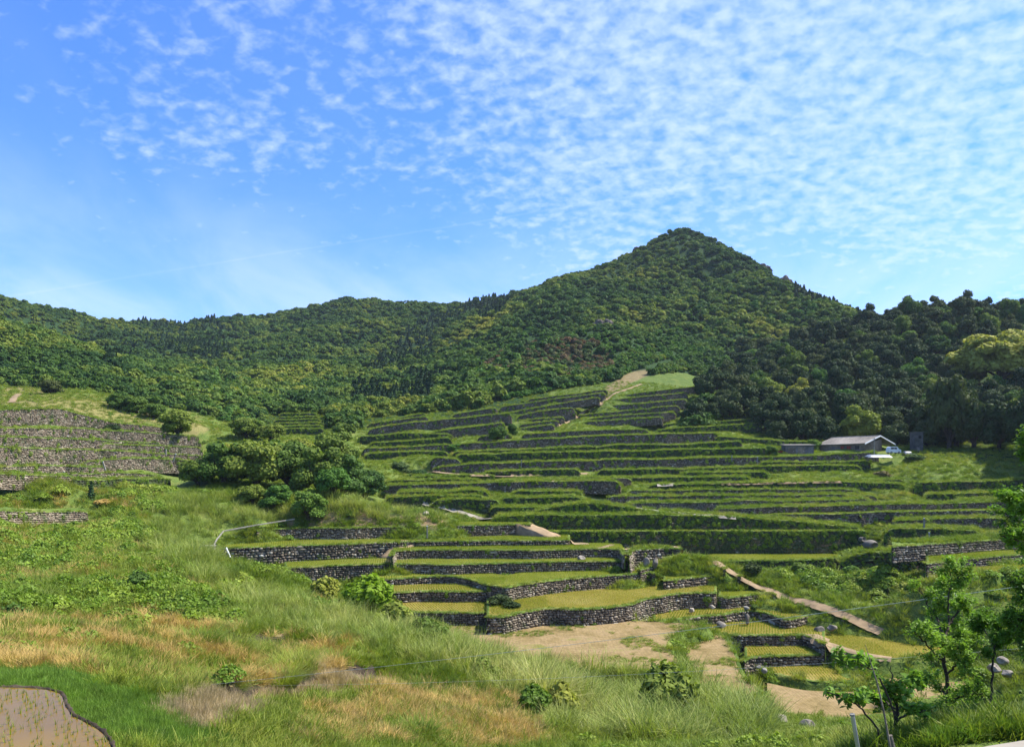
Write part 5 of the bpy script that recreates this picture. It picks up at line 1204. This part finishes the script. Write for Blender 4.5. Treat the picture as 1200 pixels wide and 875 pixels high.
def outcrop(bvh, lab, pts, D, s, seed):
    import bmesh
    X, Y = (pts[0]-600)/F*D, D; z = ground_z(np.array([X]), np.array([Y]))[0]; r = random.Random(seed); bm = bmesh.new()
    for k in range(9):
        c = Vector((r.uniform(-1,1)*s, r.uniform(-.3,.3)*s, r.uniform(-.2,.35)*s+pts[1]))
        M_ = Matrix.Translation(c) @ Matrix.Rotation(r.uniform(-.5,.5), 4, 'Y') @ Matrix.Rotation(r.random()*3, 4, 'Z') @ Matrix.Diagonal((s*r.uniform(.3,.6), s*r.uniform(.3,.5), s*r.uniform(.35,.65), 1))
        q = bmesh.ops.create_icosphere(bm, subdivisions=3, radius=1.0, matrix=M_)
        for v in q['verts']:
            d = (v.co-c); v.co += d*(.22*math.sin(v.co.x*.9+k)*math.cos(v.co.z*1.3+k)+.12*math.sin(v.co.y*3+v.co.z*2.5))
    me = bpy.data.meshes.new('rock_outcrop'); bm.to_mesh(me); bm.free(); me.materials.append(M['crag'])
    o = bpy.data.objects.new('rock_outcrop', me); COL.objects.link(o); o.location = (X, Y, z); tag(o, lab, 'rock outcrop')
def build_front(bvh):
    outcrop(bvh, 'dark grey rock outcrop breaking the skyline right of the summit', (885, 0), 578, 9, 1)
    outcrop(bvh, 'second paler crag lower on the right shoulder of the summit', (915, -.5), 560, 8, 2)
    outcrop(bvh, 'small crag just left of the summit', (748, 0), 632, 5, 3)
    outcrop(bvh, 'bare brownish rock face in the forest under the summit', (706, 0), 430, 5, 4)
    outcrop(bvh, 'slanting bare rock on the left flank of the main mountain', (612, 0), 440, 6, 5)
    sapling('young_tree', 'slender young tree with airy small leaves standing before the yellow paddy', [
        [(1116,885,17),(1112,820,17),(1107,775,17),(1106,747,17),(1113,730,17.2),(1111,705,17.2),(1114,676,17.3),(1110,655,17.3)],
        [(1108,775,17),(1095,765,16.6),(1080,748,16.4),(1066,735,16.3)],[(1106,747,17),(1098,725,17.5),(1086,705,17.8),(1073,680,17.9)],[(1112,820,17),(1130,816,16.6),(1152,812,16.2)],
        [(1112,815,17),(1095,805,17.6),(1080,800,18)],[(1113,730,17.2),(1125,712,17.6),(1135,700,17.9)],[(1110,790,17),(1125,775,16.4),(1138,765,16)],[(1112,820,17),(1100,835,16.5),(1085,845,16.3)],[(1106,750,17),(1122,742,17.5),(1142,748,17.8)],[(1112,690,17.2),(1122,678,17),(1128,668,17)]],
        10, .42, 15000, .08, 'grove', 'bark', 301, .05, .05, (.3,1))
    sapling('young_tree', 'second slender sapling with leaning stem right of the airy young tree', [
        [(1160,840,16),(1163,790,16),(1166,753,16.2),(1172,735,16.2),(1180,715,16.3)],[(1166,755,16.2),(1152,735,16.6),(1143,722,16.8)],[(1170,740,16.2),(1186,738,15.8),(1198,745,15.6)]],
        9, .38, 6500, .085, 'grove', 'bark', 302, .05, .03, (.35,1))
    sapling('fig_tree', 'small tree with large drooping leaves and bare arching stems at the bottom', [
        [(1051,890,14.5),(1050,840,14.5),(1048,805,14.5),(1044,780,14.6)],[(1050,850,14.5),(1040,815,14.2),(1028,787,14),(1005,776,13.8),(980,772,13.7)],
        [(1033,885,14.2),(1028,855,14.2),(1008,828,14),(988,815,13.8),(968,810,13.8)],[(1050,840,14.5),(1062,812,15),(1075,790,15.2)],[(1050,830,14.5),(1036,822,15),(1020,812,15.2)],[(1050,845,14.5),(1066,835,14.2),(1085,832,14)]],
        7, .26, 1500, .15, 'grove', 'bark', 303, .05, .045, (.45,1))
    sapling('roadside_tree', 'dense leafy tree entering at the right edge with dark lower boughs', [
        [(1262,900,15),(1258,760,15),(1250,640,15),(1240,560,15),(1225,500,15)],[(1255,740,15),(1225,735,15.4),(1195,725,15.6),(1178,722,15.6)],[(1252,660,15),(1222,640,14.6),(1192,632,14.4),(1172,628,14.4)],
        [(1246,600,15),(1218,596,15),(1196,600,15),(1180,604,15)],[(1240,570,15),(1215,575,14.7),(1190,583,14.6),(1178,586,14.5)],[(1232,530,15),(1212,528,15),(1193,533,15)],[(1257,760,15),(1228,700,15.2),(1200,690,15.4),(1186,680,15.4)],[(1250,640,15),(1230,660,15.5),(1205,668,15.7)],[(1232,530,15),(1215,515,15),(1203,512,15)],[(1250,700,15),(1215,706,15.2),(1186,700,15.4)],[(1250,780,15),(1220,765,15.2),(1192,752,15.4)]],
        14, .34, 14500, .085, 'grove', 'bark', 304, .05, .09, (.4,1))
    def stick(name, a, b, rad, mat, lab, cat, n=8, cap=None):
        A, B_ = P(*a), P(*b); e = empty(name, tuple(A)); tag(e, lab, cat); mb = MB(); mb.tube([(0,0,0), tuple(B_-A)], rad, n); mb.build('rod', M[mat], e)
        if cap: c = MB(); d = (B_-A); d /= np.linalg.norm(d); c.tube([tuple(B_-A), tuple(B_-A+d*.03)], rad*1.25, n); c.build('cap', M[cap], e)
    stick('metal_post', (1007,885,12.5), (999,838,12.5), .035, 'steel', 'leaning galvanised metal post at the bottom right of the reeds', 'post', 10, 'concrete')
    stick('wooden_stake', (1049,884,12.8), (1043,861,12.8), .04, 'twig', 'short weathered wooden stake beside the arching stems', 'stake')
    b = MB(); b.tube([tuple(P(1044,880,12.6)-P(1044,880,12.6)), tuple(P(1036,835,12.6)-P(1044,880,12.6)), tuple(P(1028,800,12.6)-P(1044,880,12.6)), tuple(P(1014,755,12.6)-P(1044,880,12.6))], [.02,.016,.012,.004], 6)
    e = empty('bare_stick', tuple(P(1044,880,12.6))); tag(e, 'long thin bare stick rising in front of the large leaved tree', 'stick'); b.build('stem', M['twig'], e)
    for (x0, y0, x1, y1, D, m, lab) in ((39,800,43.5,789,24.5,'white','short white leaning stake above the corner paddy'),(65.5,801,64.5,790,24.5,'twig','thin pale stake right of the white stake'),(92,802,89.5,783,24.5,'twig','tall thin bamboo stake above the corner paddy'),(158,840,162,828,20.5,'twig','pale thin stake in the grass right of the corner paddy')):
        stick('garden_stake', (x0, y0+2, D), (x1, y1, D), .022, m, lab, 'stake', 6)
    for (px, py, D, h, lean, lab) in ((11.5,559,128,1.3,.25,'leaning white post left on the hillside walls'),(17,560,128,.9,-.1,'thin grey post right of the leaning white post'),(125,552,137,1.8,-.5,'leaning concrete post at the end of the bright wall'),(77,559,131,1.0,0,'short upright concrete post under the bright wall'),(205,541,147,1.6,.5,'leaning concrete post on the right of the hillside walls'),(196,533,151,1.1,0,'upright concrete post at the right of the tallest hillside wall'),(1081,618,128,1.7,0,'upright pole against the tumbledown wall on the right'),(1087,630,122,.9,0,'short white stake in front of the weedy wall'),(501,630,121,2.0,0,'thin pipe standing against the highest paddy wall'),(611,548,186,2.0,0,'dark narrow drain post in the very long grey wall'),(857,541,186,1.6,0,'pale narrow drain post at the right of the very long grey wall'),(887,544,187,1.9,0,'pale post in the long wall below the dark bush')):
        A = P(px, py, D); e = empty('wall_post', tuple(A-np.array([0,.5,0]))); tag(e, lab, 'post'); mb = MB(); mb.box((lean*.3,0,h/2), (.20,.2,h), 0, 0, lean*.6); mb.build('shaft', M['concrete'], e); mb = MB(); mb.box((lean*.3+lean*.3*h,0,h+.02), (.23,.23,.05), 0, 0, lean*.6); mb.build('cap', M['white'], e)
    # white drain pipe by the concrete rim
    A, B_ = P(266, 642, 103.3), P(273.5, 657, 103); e = empty('drain_pipe', tuple(A)); tag(e, 'white slanting drain pipe on the wall of big rounded stones', 'pipe'); mb = MB(); mb.tube([(0,-.3,.1), tuple(B_-A+np.array([0,-.5,0]))], .12, 8); mb.build('pipe', M['white'], e)
    # concrete rim along the left side of the paddies
    L = [tuple(P(*q_)) for q_ in ((253,645,103.8),(250,640,106),(254,632,110),(262,622,113),(300,615,117),(345,608,122))]
    mb = MB(); mb.tube(L, .12, 4); tag(mb.build('concrete_kerb', M['concrete']), 'pale concrete kerb curving round the left end of the paddies', 'kerb')
    mb = MB(); c = P(240, 650, 104); e = empty('concrete_block', tuple(c)); tag(e, 'dark squared concrete culvert block outside the paddy kerb', 'culvert'); mb.box((0,0,.3), (2.6,1.6,1.9), .2); mb.build('body', M['rock'], e); mb = MB(); mb.box((0,0,1.29), (2.8,1.8,.12), .2); mb.build('lid', M['concrete'], e)
    # concrete slabs in the meadow
    for (px, py, D, w, h, lab) in ((77,611,110.5,4.6,1.75,'wide tan concrete slab leaning in the meadow wall'),(14,592,117,2.6,1.6,'small squarish pale concrete slab at the left edge of the meadow'),(10,491,184.5,4.0,1.9,'large grey concrete patch on the highest hillside wall'),(42,497,182,4.6,1.5,'longer brownish concrete patch on the highest hillside wall')):
        c = P(px, py, D); e = empty('concrete_slab', tuple(c)); tag(e, lab, 'concrete slab'); mb = MB(); mb.box((0,-.2,h/2-.1), (w,.35,h), 0, -.25); mb.build('slab', M['tanconcrete'], e); mb = MB(); mb.box((0,.02,h-.08), (w*.98,.3,.1), 0, -.25); mb.build('edge', M['concrete'], e)
    # boulders
    import bmesh
    for i, (px, py, D, s, lab) in enumerate(((1020,634,121,2.2,'big grey boulder at the end of the very tall ivy wall'),(1010,629,122,1.3,'smaller boulder left of the big grey boulder'),(1149,664,110,1.0,'pointed dark boulder left of the lowest right paddy'),(1161,666,110,.9,'round dark boulder right of the pointed boulder'),(681,652,111.5,1.3,'pale triangular boulder at the foot of the dark straight wall'),(735,645,112,1.3,'pale rounded boulder beside the rounded end of the dark straight wall'),
            (768,656,109,1.5,'leaning pale slab on the slab wall at the track bend'),(757,656,109,1.3,'leaning brown slab left of the pale slab at the track bend'),(810,712,97,.9,'tan block near the tumbled end of the tall curving wall'),(835,709,97,.8,'pale squared block at the right end of the tall curving wall'),(875,710,99,.8,'white stone beside the small shrub wall'),(845,729,94,1.6,'rounded grey boulder in the middle of the boulder wall'),(876,722,95,1.2,'upright grey boulder at the top of the boulder wall'),
            (895,783,80.5,.8,'white tumbled stone at the left end of the lowest long wall'),(889,779,81,.6,'small white stone beside the tumbled white stone'),(1122,640,112,1.2,'upright pale slab, left of the two in the broken wall'),(1130,639,112,1.2,'upright pale slab, right of the two in the broken wall'),(960,735,92,1.3,'dark rock in the stone heap below the end of the track'),(975,732,92,1.2,'grey rock at the right of the stone heap below the track'),(500,601,128,1.2,'pale boulder in the earth bank above the highest paddy'),(417,606,128,1.4,'brown boulder on the left of the earth bank above the highest paddy'),
            (1165,778,76,1.3,'large stone in the rubble pile right of the yellow paddy'),(1180,785,74,1.1,'grey stone low in the rubble pile at the right'),(1175,770,78,1.2,'brown stone high in the rubble pile at the right'),(947,845,52,1.2,'dark rock in the dry slope below the lowest dirt plot'),(915,838,55,1.0,'small rock left on the dry slope below the lowest dirt plot'),(184,872,17.5,.28,'small round tan stone in the bright grass by the corner paddy'))):
        c = P(px, py, D); X, Y = c[0], c[1]; h = bvh.ray_cast(Vector((X, Y, 400)), Vector((0,0,-1)))
        z = max(h[0].z, c[2]-.4*s) if h[0] else c[2]
        bm = bmesh.new(); bmesh.ops.create_icosphere(bm, subdivisions=3, radius=s*.5); r = random.Random(i)
        ps = [Vector((r.gauss(0,1), r.gauss(0,1), r.gauss(0,1))).normalized() for _ in range(9)]; fl = 'slab' in lab
        for v in bm.verts:
            n_ = v.co.normalized()
            for p_ in ps:
                t_ = n_.dot(p_)
                if t_ > .72: v.co -= p_*(t_-.72)*s*.48
            v.co.z *= 1.25 if fl or 'upright' in lab or 'pointed' in lab else .8; v.co.x *= .6 if fl or 'upright' in lab else 1.1
        me = bpy.data.meshes.new('boulder'); bm.to_mesh(me); bm.free(); me.materials.append(M['rock' if 'dark' in lab or 'grey' in lab else 'concrete' if 'white' in lab else 'palerock'])
        o = bpy.data.objects.new('boulder', me); COL.objects.link(o); o.location = (X, Y, min(z, c[2]+.3)+.12*s); o.rotation_euler = (0, .3 if fl else 0, i); tag(o, lab, 'boulder')
    # cables
    def cable(lab, pts, rad, sag):
        W = [P(*p) for p in pts]; A, B_ = W[0], W[-1]; n = 60; C_ = []
        for k in range(n+1):
            s = k/n; C_.append(A*(1-s)+B_*s-np.array([0,0,sag*4*s*(1-s)]))
        e = empty('overhead_cable', tuple(A)); tag(e, lab, 'cable'); mb = MB(); mb.tube([tuple(c-A) for c in C_], rad, 5); mb.build('wire', M['cable'], e)
    cable('pale thin cable crossing the whole lower valley', [(-60,828,34),(1330,668,20)], .0065, .35)
    cable('fainter thin cable sagging just above the front reeds', [(-60,795,40),(1330,748,26)], .004, .9)
    # corner paddy
    out = [(-70,806),(0,805),(30,805.5),(58,808),(72,813),(76,826),(84,838),(100,846),(116,855),(126,865),(132,880),(136,900),(-70,900)]
    zc = (YH-840)/F*18.2+ZC
    def atz(px, py, z): D = (z-ZC)*F/(YH-py); return P(px, py, D)
    V = [atz(x, y, zc) for x, y in out]; CORNER.extend([(v[0], v[1]) for v in V]); struct(mk('corner_paddy', V, [tuple(range(len(V)))], [M['paddy_mud']]))
    R_ = np.array(V[1:12]); R_ = resample(R_, .12); rr = np.random.default_rng(3)
    Vb, Qb = strip(R_, [(.02,0),(-.005,0),(-.03,0),(-.09,0)], [-.03,-.005,.04,.03]); Vb += rr.normal(0,.015,Vb.shape); struct(mk('mud_rim', Vb, Qb, [M['soil']], None, True))
    rice = [proto('young_rice', blades(320+i, 7, .20, .03, .012, .5, 2), M['rice']) for i in range(3)]
    pts = []
    poly = [(v[0], v[1]) for v in V]; a = .10
    for i in range(-70, 70):
        for j in range(-60, 60):
            x = -11+i*.30*math.cos(a)-j*.19*math.sin(a)*-1+rr.normal(0,.015); y = 19+i*.30*math.sin(a)+j*.19+rr.normal(0,.02)
            if rr.random() < .72 and inpoly(np.array([x]), np.array([y]), poly)[0]: pts.append((x, y, zc-.01))
    scatter('young_rice_plants', 'sparse rows of young rice in the flooded corner paddy', 'rice', pts, rice, .7+.5*rr.random(len(pts)), 'ricec', .15, seed=41)
    # road corner at the bottom right: slab with an upstand
    q_ = [P(1105,884,11.6), P(1160,873,12.4), P(1205,866,12.9), P(1300,852,13.9), P(1320,930,9), P(1090,940,8.6)]; V = [p for p in q_]+[p-np.array([0,0,.5]) for p in q_]; n = 6
    struct(mk('concrete_road', V, [tuple(range(n))[::-1], tuple(range(n, 2*n))]+[(i, (i+1) % n, n+(i+1) % n, n+i) for i in range(n)], [M['road']]))
SKYTINT = (.50, .93, 1.68, 1); CLOUDCOL = (5.0, 5.9, 7.7, 1); EXPO = 0.95
build_mats()
M['grove'] = leafmat('sapling_leaves', [(0,(.11,.21,.03)),(.5,(.17,.29,.04)),(1,(.24,.36,.055))], .5, .3, .4, .45)
M['drybank'] = flat('dry_bank', (.20,.15,.075), .95, .1, 2.5, .5, .8)
M['crag'] = flat('dark_crag_rock', (.105,.09,.075), .9, .1, .5, .45, .8)
M['palerock'] = flat('pale_rock', (.30,.26,.20), .9, .1, 1.6, .35, .8)
build_light()
def build_haze():
    mb = MB(); x0, x1, y0, y1, z0, z1 = -1600, 1600, -30, 1650, -60, 330
    mb.box(((x0+x1)/2, (y0+y1)/2, (z0+z1)/2), (x1-x0, y1-y0, z1-z0))
    t = NT('haze_air'); t.n; v = t.n('ShaderNodeVolumePrincipled'); v.inputs['Color'].default_value = (.72, .84, 1, 1); v.inputs['Density'].default_value = .00006; v.inputs['Anisotropy'].default_value = .2
    t.l(v.outputs[0], t.out.inputs['Volume']); o = mb.build('haze', t.m); o['kind'] = 'stuff'; o['label'] = 'thin blue summer haze between the camera and the mountains'
build_haze()
build_terraces()
build_ground()
bvh, kinds = make_tree()
build_ways(bvh)
build_farm()
# keep plants out of the corner paddy
EXCL += [((px-600)/F*D, D-r_*.5, r_) for px, D, r_ in ((775,56,2.9),(432,70,2.6),(655,50,1.6),(500,60,1.7),(566,54,1.4),(622,47,1.4),(462,66,1.8),(385,72,1.8))]
build_front(bvh)
build_vegetation(bvh, kinds)
build_trees(bvh, kinds)
